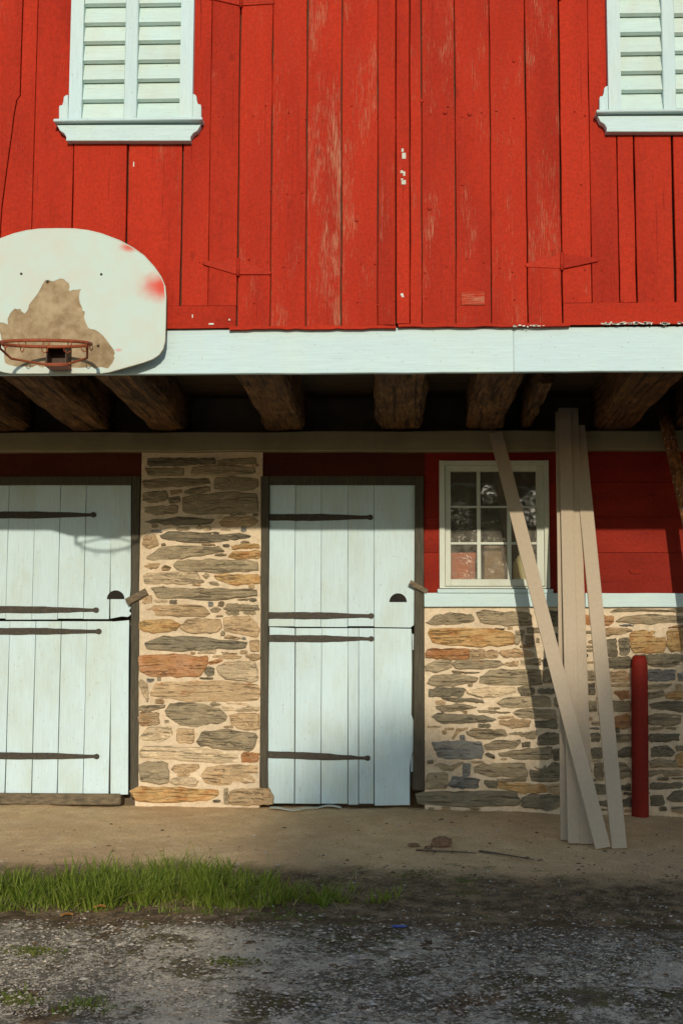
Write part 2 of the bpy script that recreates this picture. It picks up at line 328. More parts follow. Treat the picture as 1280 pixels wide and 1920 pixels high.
def extr(name, poly, yf, yb, mat, parent=None, ch=.004, color=None, dome=0.0, relief=0.0, smooth=False, tilt=None):
    """outline in x,z given depth yb..yf (yf nearest the viewer), chamfered rim, optional domed uneven front"""
    n = len(poly); A = np.array(poly, float); c = A.mean(0); V = [(x, yb, z) for x, z in A]; V += [(x, yf + ch, z) for x, z in A]
    ins = []
    for i in range(n):
        d = A[i] - c; L = max(np.linalg.norm(d), 1e-6); e1 = A[i] - A[i - 1]; e2 = A[(i + 1) % n] - A[i]
        nn = np.array([-(e1 + e2)[1], (e1 + e2)[0]]); ln = np.linalg.norm(nn); nn = nn / ln if ln > 1e-9 else -d / L
        if np.dot(nn, d) > 0 and dome == 0 and False: nn = -nn
        ins.append(nn)
    area = 0.5 * sum(A[i][0] * A[(i + 1) % n][1] - A[(i + 1) % n][0] * A[i][1] for i in range(n))
    sg = 1 if area > 0 else -1
    V += [(A[i][0] + sg * ins[i][0] * ch, yf + random.uniform(-relief, relief) * .4, A[i][1] + sg * ins[i][1] * ch) for i in range(n)]
    F = []
    for k in (0, 1):
        for i in range(n): F.append((k * n + i, k * n + (i + 1) % n, (k + 1) * n + (i + 1) % n, (k + 1) * n + i))
    if dome > 0 or relief > 0:
        base = 3 * n
        for i in range(n):
            q = c + (np.array([V[2 * n + i][0], V[2 * n + i][2]]) - c) * .55; V.append((q[0], yf - dome * .8 + random.uniform(-relief, relief), q[1]))
        for i in range(n): F.append((2 * n + i, 2 * n + (i + 1) % n, base + (i + 1) % n, base + i))
        V.append((c[0], yf - dome, c[1]))
        for i in range(n): F.append((base + i, base + (i + 1) % n, base + n))
        F.append(tuple(range(n)))
    else:
        F.append(tuple(range(2 * n, 3 * n))); F.append(tuple(range(n)))
    if tilt:
        V = [v if v[1] > yf + ch + .001 else (v[0], v[1] + max(-.007, min(.007, tilt[0] * (v[0] - c[0]) + tilt[1] * (v[2] - c[1]))), v[2]) for v in V]
    return mesh(name, V, F, mat, parent, color, smooth)
def tube(name, pts, rad, mat, parent=None, seg=8, cap=True, closed=False, smooth=True, color=None):
    pts = [Vector(p) for p in pts]; n = len(pts); V, F = [], []; rad = rad if isinstance(rad, (list, tuple)) else [rad] * n
    for i, p in enumerate(pts):
        a = pts[(i - 1) % n] if (closed or i > 0) else p; b = pts[(i + 1) % n] if (closed or i < n - 1) else p
        t = (b - a).normalized(); u = t.cross(Vector((0, 0, 1))) if abs(t.z) < .9 else t.cross(Vector((0, 1, 0))); u.normalize(); v = t.cross(u)
        for j in range(seg):
            an = 2 * math.pi * j / seg; V.append(tuple(p + (u * math.cos(an) + v * math.sin(an)) * rad[i]))
    for i in range(n if closed else n - 1):
        for j in range(seg):
            k = (i + 1) % n; F.append((i * seg + j, i * seg + (j + 1) % seg, k * seg + (j + 1) % seg, k * seg + j))
    if cap and not closed: F.append(tuple(range(seg))); F.append(tuple(range((n - 1) * seg, n * seg)))
    return mesh(name, V, F, mat, parent, color, smooth)
def merge(name, parts, mat, parent=None, color=None):      # several lists of (V, F) into one mesh
    V, F, k = [], [], 0
    for v, f in parts:
        V += list(v); F += [tuple(i + k for i in q) for q in f]; k += len(v)
    return mesh(name, V, F, mat, parent, color)
def bxvf(x0, x1, y0, y1, z0, z1):
    V = [(x, y, z) for x in (x0, x1) for y in (y0, y1) for z in (z0, z1)]
    return V, [(0, 1, 3, 2), (4, 6, 7, 5), (0, 4, 5, 1), (2, 3, 7, 6), (0, 2, 6, 4), (1, 5, 7, 3)]

# ================================================================ THE GROUND
def lin(a, b, s): return list(np.arange(a, b, s))
gx = np.array([-400, -150, -60, -25, -12] + lin(-7, -2.6, .12) + lin(-2.6, 2.6, .022) + lin(2.6, 7, .12) + [12, 25, 60, 150, 400])
gy = np.array([-400, -150, -60, -30, -16] + lin(-10, -5, .14) + lin(-5, .15, .022) + [.4, 1.5, 4, 8, 20, 60, 150, 400])
def sheet(name, xs, ys, zf, mat):
    X, Y = np.meshgrid(xs, ys); Z = zf(X, Y); nx, ny = len(xs), len(ys)
    me = bpy.data.meshes.new(name); V = np.stack([X, Y, Z], -1).reshape(-1, 3); me.vertices.add(len(V)); me.vertices.foreach_set('co', V.ravel())
    i = np.arange(nx * ny).reshape(ny, nx); Q = np.stack([i[:-1, :-1], i[:-1, 1:], i[1:, 1:], i[1:, :-1]], -1).reshape(-1, 4)
    me.loops.add(Q.size); me.loops.foreach_set('vertex_index', Q.ravel().astype(np.int32)); me.polygons.add(len(Q))
    me.polygons.foreach_set('loop_start', np.arange(0, Q.size, 4, dtype=np.int32)); me.polygons.foreach_set('use_smooth', [True] * len(Q))
    me.update(calc_edges=True); me.validate()
    o = link(name, me, mat); o['kind'] = 'structure'; return o
def fbm(X, Y, s, oct=3, seed=0):
    f = np.vectorize(lambda a, b: mnoise.fractal(Vector((a * s + seed, b * s, seed * 1.7)), 1.0, 2.0, oct))
    return f(X, Y)
def near(X, Y): return ((np.abs(X) < 3.5) & (Y > -6) & (Y < .5))
def zground(X, Y):
    Z = gz(X, Y); m = near(X, Y); n = np.zeros_like(Z)
    n[m] = .010 * fbm(X[m], Y[m], 2.2, 4, 3) + .0045 * fbm(X[m], Y[m], 14, 3, 9)
    return Z + n
sheet('ground', gx, gy, zground, M['ground'])
def zconc(X, Y):
    Z = gz(X, Y); m = near(X, Y); n = np.zeros_like(Z)
    n[m] = .008 * fbm(X[m], Y[m], 1.8, 4, 21) + .004 * fbm(X[m], Y[m], 17, 3, 5)
    en = np.zeros_like(Z); me_ = m & (Y > -3.3); en[me_] = .16 * fbm(X[me_], Y[me_], 3.5, 5, 31)
    edge = -2.54 - .10 * np.clip(X + .6, 0, 1) + .07 * np.sin(X * 1.7 + .6) + en - .05 * np.sin(X * 4.1); e = np.clip((Y - edge + .22) / .50, 0, 1)
    return Z + n + .009 - .05 * e * e
sheet('concrete_apron', np.array(lin(-7, -2.6, .12) + lin(-2.6, 2.6, .022) + lin(2.6, 7.05, .12)), np.array(lin(-11, -5, .14) + lin(-5, -2.3, .022)), zconc, M['concrete'])
def gtop(x, y):
    z = gz1(x, y)
    return z + .010 * mnoise.fractal(Vector((x * 2.2 + 3, y * 2.2, 5.1)), 1.0, 2.0, 4)

# ================================================================ THE BARN
barn = empty('barn', (0, 0, 0))
tag(barn, 'red barn with overhanging plank upper storey above a fieldstone lower wall with pale doors', 'barn')
YF = -2.30                                              # face of the upper siding
ZB = P(700, 697, YF).z                                  # lower edge of the fascia
XL, XR, ZT = -4.2, 4.2, 6.2

# ---- upper wall: backing, planks, hay doors
def upx(px, py=330): return P(px, py, YF).x
def upz(py, px=700): return P(px, py, YF).z
wall = box('siding_wall', XL, XR, YF + .045, YF + .10, ZB + .02, ZT, M['floorwood'], barn, 0)
def edgepair(pt):                                       # px at y=600 and px at y=0 -> x at the plank's ends
    return pt
Z0S, ZSK = upz(612), upz(571)
leftb = [(-330, 3), (-262, 4), (-190, 3), (-120, 5), (-58, 3), (62, 3), (137, 4), (239, 7), (342, 7), (393, 2), (446.5, 2)]
rightb = [(1051.5, 3), (1106, 2), (1157, 4), (1189, 6), (1261, 9), (1330, 4), (1395, 3), (1470, 5), (1545, 4), (1620, 3)]
ZWT = upz(224) + 1.44                                   # top of the louvred openings
def siding(bounds, w0, w1, wpy):
    """planks of one side; w0..w1 px is the louvred opening, wpy its lower edge"""
    h = .0013; zc = upz(wpy); a0, a1 = upx(w0), upx(w1)
    for (a, ga), (b_, gb) in zip(bounds[:-1], bounds[1:]):
        l, r = upx(a) + ga * h / 2, upx(b_) - gb * h / 2; wn = random.uniform(.15, .55); z0 = ZSK + random.uniform(0, .004); z1 = ZT - .05
        if a == -58:                                     # two boards divided by a long slanting split
            sp_ = [(-6, 571), (-2, 470), (3, 390), (12, 320), (20, 262), (26, 215), (31, 187), (37.5, 178), (39, 120), (43, 0), (45, -90)]
            ed = [(upx(x, y), upz(y, x)) for x, y in sp_]; ed[0] = (ed[0][0], z0); ed.append((ed[-1][0] + .004, z1))
            extr('siding_plank', [(l, z0)] + [(x - .002, z) for x, z in ed] + [(l, z1)], YF, YF + .028, M['red'], wall, .002, (1, 1, 1, wn))
            extr('siding_plank', [(r, z0), (r, z1)] + [(x + .003, z) for x, z in ed[::-1]], YF + .002, YF + .028, M['red'], wall, .002, (1, 1, 1, wn))
        elif r <= a0 or l >= a1: plank('siding_plank', l, r, z0, z1, YF, .028, M['red'], wall, worn=wn, jit=.0018, seg=14)
        elif l < a0 or r > a1:                           # notched round the opening
            pts = [(l, z0), (r, z0), (r, zc), (a0, zc), (a0, ZWT), (r, ZWT), (r, z1), (l, z1)] if l < a0 else [(l, z0), (r, z0), (r, z1), (l, z1), (l, ZWT), (a1, ZWT), (a1, zc), (l, zc)]
            extr('siding_plank', pts, YF, YF + .028, M['red'], wall, .002, (1, 1, 1, wn))
        else:
            plank('siding_plank', l, r, z0, zc, YF, .028, M['red'], wall, worn=wn, jit=.0018, seg=6); plank('siding_plank', l, r, ZWT, z1, YF, .028, M['red'], wall, worn=wn, seg=6)
siding(leftb, 135, 352, 236); siding(rightb, 1150, 1364, 220)
plank('skirt_board', ZSK - .003, Z0S, upx(-330), upx(445.5), YF - .004, .034, M['redh'], wall, .2, axis='x')
plank('skirt_board', ZSK - .003, upz(610), upx(1052), upx(1620), YF - .004, .034, M['redh'], wall, .35, axis='x')
def hay_door(bounds, x0, x1, worn):
    d = box('hay_door', x0 + .01, x1 - .01, YF + .026, YF + .042, upz(609), ZT - .1, M['floorwood'], barn, 0)
    for (a, ga), (b_, gb) in zip(bounds[:-1], bounds[1:]):
        h = .0012
        plank('plank', upx(a) + ga * h / 2, upx(b_) - gb * h / 2, upz(610) + random.uniform(-.006, .006), ZT - .12, YF - .006, .03, M['red'], d, worn=worn + random.uniform(-.15, .2), jit=.0022, seg=16)
    return d
hd1 = hay_door([(448, 2), (509, 3), (575, 5), (640, 5), (708, 3), (742, 4)], upx(448), upx(742), .76)
hd2 = hay_door([(768, 3), (790, 4), (853, 4), (919, 4), (986, 4), (1049.5, 3)], upx(768), upx(1049), .52)
plank('meeting_batten', upx(743), upx(767), upz(608), ZT - .12, YF - .022, .026, M['red'], hd1, .2, seg=12)
plank('drip_ledge', upz(611.5), upz(616), upx(434), upx(742), YF - .016, .05, M['redh'], wall, .4, axis='x', jit=.003, seg=20, ch=.002)
plank('drip_ledge', upz(609), upz(613.5), upx(746), upx(1064), YF - .016, .05, M['redh'], wall, .4, axis='x', jit=.003, seg=20, ch=.002)
def poly(pts, y): return [XZ(a, b_, y) for a, b_ in pts]
def strap(par, cx, cy, l, r, dl=0, dr=0):
    extr('strap_hinge', poly([(cx - 3, cy - 13), (cx - 3, cy + 14), (cx - l, cy + dl + 3), (cx - l - 3, cy + dl), (cx - l, cy + dl - 4)], YF - .012), YF - .013, YF + .0, M['redplain'], par, .002)
    extr('strap_hinge', poly([(cx + 3, cy - 13), (cx + r, cy + dr - 4), (cx + r + 3, cy + dr), (cx + r, cy + dr + 3), (cx + 3, cy + 14)], YF - .012), YF - .013, YF + .0, M['redplain'], par, .002)
    tube('hinge_pin', [P(cx, cy - 16, YF - .014), P(cx, cy + 17, YF - .014)], .009, M['redplain'], par, 8)
for (cx, cy) in ((446, 500), (452, -5)): strap(hd1, cx, cy, 64, 60, -7 if cy > 0 else -3, 11 if cy > 0 else 8)
for (cx, cy) in ((1053, 489), (1049, -20)): strap(hd2, cx, cy, 66, 66, 8, -2)
pbox('patch_board', 864, 546, 908, 571, YF - .014, YF - .004, M['redh'], hd2, .002)
# nail heads over the planks
NH = []
def nail(px, py, r=.0045, y=YF - .004):
    c = P(px, py, y); V = [(c.x + r * math.cos(a), c.y + .003, c.z + r * math.sin(a)) for a in np.linspace(0, 5.5, 7)] + [(c.x + .7 * r * math.cos(a), c.y - .0035, c.z + .7 * r * math.sin(a)) for a in np.linspace(0, 5.5, 7)]
    NH.append((V, [(i, (i + 1) % 7, 7 + (i + 1) % 7, 7 + i) for i in range(7)] + [tuple(range(7, 14))]))
for px in list(range(470, 1040, 33)) + [380, 400, 420, 1070, 1090, 1130, 1170, 1220]:
    for py in (498, 210, 560 if random.random() < .4 else 350):
        nail(px + random.uniform(-9, 9), py + random.uniform(-14, 14), random.uniform(.003, .0065), YF - .0095 if 455 < px < 1045 else YF - .003)
for (px, py) in ((834, 210), (880, 213), (668, 412), (805, 390), (963, 113), (790, 188)): nail(px, py, .011, YF - .0095)
o = merge('nail_heads', NH, M['redplain'], wall); o['kind'] = 'stuff'
o = merge('paint_flakes', [bxvf(P(a, 0, YF).x, P(a + ww, 0, YF).x, YF - .0245, YF - .0215, upz(b_ + hh, a), upz(b_, a)) for a, b_, ww, hh in
     ((752, 281, 4, 6), (753, 289, 7, 11), (750, 322, 5, 5), (755, 324, 4, 8), (751, 337, 4, 4), (752, 340, 8, 8), (750, 552, 5, 4), (752, 556, 4, 3))] + [bxvf(P(a, 0, y).x, P(a + ww, 0, y).x, y - .002, y + .002, upz(b_ + hh, a), upz(b_, a)) for a, b_, ww, hh, y in [(random.uniform(1115, 1285), random.uniform(603, 607), random.uniform(2, 9), random.uniform(1.2, 3), YF - .005) for _ in range(46)] + [(random.uniform(955, 1010), random.uniform(610, 613), random.uniform(2, 6), random.uniform(1, 2.4), YF - .018) for _ in range(16)] + [(256, 303, 2, 9, YF - .001), (318, 606, 4, 3, YF - .005), (400, 606, 9, 3, YF - .005), (436, 598, 3, 3, YF - .005), (369, 590, 2, 6, YF - .005)]], M['sash'], wall); o['kind'] = 'stuff'

# ---- fascia
fj = upx(960)
for a, b_, dy in ((XL, fj - .001, 0), (fj + .001, XR, .002)):
    plank('fascia_board', ZB + (.0 if dy == 0 else .002), upz(613), a, b_, YF + .022 + dy, .035, M['whiteh'], barn, jit=.0015, seg=26, axis='x')

# ---- louvred windows
def louver(dx, dy, lab):
    """traced on the left window; dx moves it in pixels"""
    Y1 = YF - .045
    def q(px, py): return XZ(px + dx, py + dy, Y1)
    (xl, zs), (xr, _) = q(128, 224), q(360, 224); xi0, xi1 = q(152, 224)[0], q(336, 224)[0]; xm0, xm1 = q(231, 224)[0], q(255, 224)[0]
    zt = zs + 1.45
    win = merge('louvered_window', [bxvf(xl, xi0, Y1, YF + .03, zs, zt), bxvf(xi1, xr, Y1, YF + .03, zs, zt), bxvf(xi0, xi1, Y1 + .002, YF + .03, zt - .09, zt - .001)], M['white'], barn)
    box('mullion', xm0, xm1, Y1 + .004, YF + .03, zs, zt - .09, M['white'], win, .004)
    box('backing', xi0, xi1, YF + .0405, YF + .0445, zs, zt - .09, M['floorwood'], win, 0)
    pitch = q(0, 188)[1] - q(0, 224.2)[1]; k = 0
    while zs + k * pitch < zt - .12:
        z = zs + k * pitch + .006
        for a, b_ in ((xi0, xm0), (xm1, xi1)):
            t = random.uniform(-.003, .003); s = pitch * 1.15
            V = [(x, y, zz + (t if x == a else -t)) for x in (a + .001, b_ - .001) for y, zz in ((YF - .008, z - .003), (YF - .030, z + .007), (YF + .010, z + s), (YF + .030, z + s - .006))]
            mesh('slat', V, [(0, 1, 2, 3), (4, 7, 6, 5), (0, 4, 5, 1), (1, 5, 6, 2), (2, 6, 7, 3), (3, 7, 4, 0)], M['slat'], win)
        k += 1
    a, b_ = q(103, 233), q(381, 223.5)
    box('sill', a[0], b_[0], YF - .085, YF, a[1] + .002, b_[1], M['whiteh'], win, .004)
    ap = [(107, 233), (112, 244), (120, 249), (124, 256), (124, 263), (357, 263), (357, 256), (362, 249), (370, 244), (376, 233)]
    extr('apron', [XZ(a + dx, b_ + dy, YF - .05) for a, b_ in ap], YF - .05, YF - .001, M['whiteh'], win, .003)
    ear = [(0, 224), (0, 200), (1, 197), (6, 196), (8, 190), (9, 181), (12, 178), (17, 177), (17, 224)]
    extr('corner_ear', [XZ(110.5 + a + dx, b_ + dy, YF - .03) for a, b_ in ear], YF - .03, YF - .001, M['white'], win, .002)
    extr('corner_ear', [XZ(377 - a + dx, b_ - 2 + dy, YF - .03) for a, b_ in ear], YF - .03, YF - .001, M['white'], win, .002)
louver(0, 0, ''); louver(1013, -17, '')

# ---- forebay floor, joists
ZJ = P(700, 808, 0).z                                   # joist undersides
fl = box('forebay_floor', XL, XR, YF + .06, 4.0, ZJ + .30, ZJ + .34, M['floorwood'], barn, 0)
yy = YF + .07
while yy < .3:
    ww = random.uniform(.17, .24); box('floor_plank', XL, XR, yy, yy + ww - .006, ZJ + .262 + random.uniform(-.004, .004), ZJ + .299, M['floorwood'], fl, .003); yy += ww
def joist(xw, wid, hgt, xf=None, round_=.05, zj=0.0, y0=YF + .062):
    xf = xw if xf is None else xf; n = 12; V, F = [], []; prof = [(-.5, 1), (-.49, .5), (-.5, .14), (-.43, .02), (-.1, 0), (.15, .01), (.42, .025), (.5, .15), (.49, .5), (.5, 1)]
    for i in range(n + 1):
        t = i / n; y = y0 + (.25 - y0) * t; x = xf + (xw - xf) * t + random.uniform(-.008, .008); ww = wid * (1 + random.uniform(-.06, .06)) * (1.04 - .06 * t)
        for a, b_ in prof: V.append((x + a * ww + random.uniform(-.007, .007), y, ZJ + zj + b_ * hgt + random.uniform(-.008, .008) * (b_ < .9)))
    m = len(prof)
    for i in range(n):
        for j in range(m): F.append((i * m + j, i * m + (j + 1) % m, (i + 1) * m + (j + 1) % m, (i + 1) * m + j))
    F.append(tuple(range(m))); F.append(tuple(range(n * m, n * m + m)))
    mesh('joist', V, F, M['log'], fl)
for px, ww in ((-160, .27), (20, .27), (172, .27), (318, .26), (535, .27), (750, .30), (908, .25), (1150, .27), (1300, .26), (1470, .27)):
    joist(P(px, 808, 0).x, ww, .262)
joist(P(984, 808, 0).x, .075, .2, y0=-1.45, zj=.02)

# ---- lower wall: core behind everything, white beam
core = box('wall_core', XL, P(824, 1000, 0).x, .16, .30, -.4, ZJ + .26, M['inside'], barn, 0)
box('wall_core', P(1028, 1000, 0).x, XR, .16, .30, -.4, ZJ + .26, M['inside'], barn, 0)
xa, xb = P(824, 1000, 0).x, P(1028, 1000, 0).x
box('wall_core', xa, xb, .16, .30, -.4, P(900, 1103, 0).z, M['inside'], barn, 0); box('wall_core', xa, xb, .16, .30, P(900, 866, 0).z, ZJ + .26, M['inside'], barn, 0)
box('inner_room', XL, XR, 2.6, 2.7, -.4, ZJ + .26, M['inside'], barn, 0)
for xs in (XL, XR): box('side_wall', xs - .1, xs, YF, 4.0, -.4 if False else ZB, ZT, M['reddark'], barn, 0)
for xs in (XL, XR): box('side_wall', xs - .1, xs, .05, 4.0, -.4, ZB, M['inside'], barn, 0)
box('barn_roof', XL - .1, XR + .1, YF + .1, 4.0, ZT, ZT + .1, M['floorwood'], barn, 0); box('back_wall', XL, XR, 3.95, 4.05, -.4, ZT, M['reddark'], barn, 0)
def wx(px, py=1100): return P(px, py, 0).x
def wz(py, px=640): return P(px, py, 0).z
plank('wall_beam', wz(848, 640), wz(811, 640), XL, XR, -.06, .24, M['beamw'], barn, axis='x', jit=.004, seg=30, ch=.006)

# ---- stone
SC = {'g': (.33, .265, .165), 'd': (.20, .17, .112), 't': (.45, .32, .18), 'o': (.46, .30, .13), 'r': (.40, .22, .115), 'l': (.55, .43, .27), 'b': (.23, .225, .20)}
RU = {'g': .14, 'd': .03, 't': .27, 'o': .40, 'r': .56, 'l': .18, 'b': .02}
def wallface(name, px0, px1, pyt, pyb):
    """uneven lime mortar face; stones are its children"""
    xs = np.linspace(wx(px0), wx(px1), max(4, int(abs(px1 - px0) / 5))); zs = np.linspace(wz(pyb), wz(pyt), max(4, int(abs(pyb - pyt) / 5)))
    X, Z = np.meshgrid(xs, zs); nz = np.vectorize(lambda a, b_: mnoise.fractal(Vector((a * 9, 3.1, b_ * 9)), 1.0, 2.0, 3))(X, Z)
    Y = .0 + .005 * nz; nx, ny = len(xs), len(zs); V = np.stack([X, Y, Z], -1).reshape(-1, 3).tolist()
    F = [(j * nx + i, j * nx + i + 1, (j + 1) * nx + i + 1, (j + 1) * nx + i) for j in range(ny - 1) for i in range(nx - 1)]
    rim = [i for i in range(nx)] + [j * nx + nx - 1 for j in range(1, ny)] + [(ny - 1) * nx + i for i in range(nx - 2, -1, -1)] + [j * nx for j in range(ny - 2, 0, -1)]
    k = len(V); V += [(V[i][0], .158, V[i][2]) for i in rim]; m = len(rim)
    F += [(rim[i], rim[(i + 1) % m], k + (i + 1) % m, k + i) for i in range(m)]; F.append(tuple(k + i for i in range(m)))
    return mesh(name, V, F, M['mortar'], barn, smooth=False)
PLACED = []
def fill_gaps(par, px0, px1, py0, py1, tries, cap):
    """small slivers pushed into the mortar wherever the traced stones leave room"""
    a, b_ = P(px0, py1, -.008), P(px1, py0, -.008); S = .0035; nx, nz = int((b_.x - a.x) / S), int((b_.z - a.z) / S); occ = np.zeros((nz, nx), bool)
    for pl in PLACED:
        A = np.array(pl); A = np.stack([(A[:, 0] - a.x) / S, (A[:, 1] - a.z) / S], 1); j0, j1 = max(0, int(A[:, 1].min()) - 2), min(nz - 1, int(A[:, 1].max()) + 2)
        for j in range(j0, j1 + 1):
            xs = []
            for k in range(len(A)):
                p, q = A[k - 1], A[k]
                if (p[1] > j) != (q[1] > j): xs.append(p[0] + (j - p[1]) / (q[1] - p[1]) * (q[0] - p[0]))
            if xs: occ[j, max(0, int(min(xs)) - 2):max(0, int(max(xs)) + 3)] = True
    n = 0
    for _ in range(tries):
        w_, h_ = random.randint(5, 24), random.randint(3, 8); i, j = random.randint(1, nx - w_ - 2), random.randint(1, nz - h_ - 2)
        if occ[j - 1:j + h_ + 1, i - 1:i + w_ + 1].any(): continue
        occ[j - 2:j + h_ + 2, i - 2:i + w_ + 2] = True; x, z = a.x + i * S, a.z + j * S; W_, H_ = w_ * S, h_ * S; r = lambda: random.uniform(.05, .35)
        stone(par, random.choice('ggdttlb'), [(x, z + H_ * r()), (x + W_ * r(), z), (x + W_ * (1 - r()), z), (x + W_, z + H_ * r()), (x + W_ * .97, z + H_ * (1 - r())), (x + W_ * (1 - r()), z + H_), (x + W_ * r(), z + H_), (x, z + H_ * (1 - r()))]); n += 1
        if n >= cap: break
def stone(par, code, pts):
    A = [np.array(p, float) for p in pts]; n = len(A); cc = sum(A) / n; A = [p + (p - cc) / max(np.linalg.norm(p - cc), 1e-6) * .0055 for p in A]; per = sum(np.linalg.norm(A[(i + 1) % n] - A[i]) for i in range(n)); out = []
    area = 0.5 * sum(A[i][0] * A[(i + 1) % n][1] - A[(i + 1) % n][0] * A[i][1] for i in range(n))
    for i in range(n):                                   # round the corners a little, then wander along the edges
        a, b_, c_ = A[i - 1], A[i], A[(i + 1) % n]; out.append(b_ + (a - b_) * .11); out.append(b_ + (c_ - b_) * .11)
    res = []; stp = max(per / 26, .010)
    for i in range(len(out)):
        a, b_ = out[i], out[(i + 1) % len(out)]; L = np.linalg.norm(b_ - a); k = max(1, int(round(L / stp)))
        for j in range(k):
            p = a + (b_ - a) * j / k; res.append(p + rng.normal(0, min(.0032, stp * .17), 2))
    if area < 0: res = res[::-1]
    sz = math.sqrt(abs(area)); c = SC[code]; f = random.uniform(.85, 1.18); proud = random.uniform(.005, .020)
    extr('stone', [tuple(p) for p in res], -proud, .03, M['stone'], par, min(.007, sz * .08), (c[0] * f, c[1] * f, c[2] * f, max(0, RU[code] + random.uniform(-.08, .08))), dome=random.uniform(.001, .005), relief=.005, tilt=(random.uniform(-.07, .07), random.uniform(-.16, .16)))
    PLACED.append([tuple(p) for p in res])
def stones(par, ox, oy, s, rows):
    for code, flat in rows:
        stone(par, code, [XZ(ox + flat[i] / s, oy + flat[i + 1] / s, -.008) for i in range(0, len(flat), 2)])
def coursed(par, px0, px1, py0, py1):
    y = py0 + 3
    while y < py1 - 8:
        h = random.uniform(13, 34); h = min(h, py1 - y - 2); x = px0 + 3
        while x < px1 - 10:
            ww = random.uniform(30, 100); ww = min(ww, px1 - x - 2); j = lambda: random.uniform(-2.5, 2.5)
            if ww > 12: stone(par, random.choice('ggdtglob'), [XZ(a, b_, -.008) for a, b_ in ((x, y + h * .4 + j()), (x + ww * .15, y + j() * .5), (x + ww * .8, y + j() * .5), (x + ww, y + h * .35 + j()), (x + ww * .93, y + h + j() * .5), (x + ww * .3, y + h + j() * .5), (x + 2, y + h * .85))])
            x += ww + 5
        y += h + 6
pier = wallface('stone_pier', 261, 490, 847, 1516)
stones(pier, 240, 840, 4.571, [
 ('d', [170,80,590,75,600,140,380,150,165,150]), ('d', [605,90,745,85,740,135,610,140]), ('g', [765,90,1090,75,1095,140,900,135,770,130]),
 ('g', [140,170,480,170,470,235,180,240]), ('g', [560,170,830,140,1085,165,1090,215,860,230,545,225]), ('g', [135,275,260,260,690,255,705,300,520,330,140,345]),
 ('g', [745,260,900,245,1115,265,1110,330,1060,360,740,355]), ('g', [135,385,330,365,335,440,230,465,135,455]), ('t', [360,365,450,350,460,385,370,400]),
 ('g', [490,370,560,340,690,325,700,365,600,385,490,385]), ('g', [350,425,440,415,440,460,360,470]), ('g', [470,410,900,375,1090,395,1110,440,1110,550,620,570,470,555]),
 ('g', [135,500,420,490,420,565,250,575,135,560]), ('d', [130,635,200,598,500,592,740,605,700,650,330,665,180,650]), ('t', [780,635,850,590,1060,590,1115,615,1060,670,850,685,790,670]),
 ('d', [275,745,360,715,860,712,1110,735,1100,765,870,800,590,815,420,800,290,770]), ('t', [130,760,230,740,262,830,170,860,130,830]),
 ('g', [150,945,290,850,470,840,760,845,818,885,700,915,380,955,200,965]), ('o', [890,840,1000,820,1110,825,1115,860,900,870]), ('o', [868,925,900,890,1130,880,1130,940,960,945,880,940]),
 ('g', [390,1000,430,960,720,958,1110,960,1110,1060,720,1060,430,1050]), ('t', [140,1015,190,990,270,990,240,1030,190,1030]), ('t', [290,1030,320,1005,365,1025,345,1045,300,1045]),
 ('l', [135,1090,180,1065,590,1065,615,1110,650,1145,560,1165,260,1165,140,1170]), ('g', [640,1095,665,1075,695,1095,670,1120]), ('o', [735,1095,800,1085,1130,1085,1125,1165,880,1170,790,1140]),
 ('g', [690,1148,740,1150,780,1168,770,1180,710,1170]), ('g', [200,1195,310,1180,330,1200,830,1200,1100,1215,1105,1260,800,1300,600,1295,260,1285,215,1220]),
 ('t', [130,1270,200,1265,200,1325,130,1330]), ('t', [145,1380,200,1355,480,1345,650,1355,705,1420,640,1455,190,1445]), ('g', [705,1385,745,1365,790,1380,770,1405,720,1405]),
 ('g', [820,1385,860,1335,1105,1345,1115,1395,880,1390])])
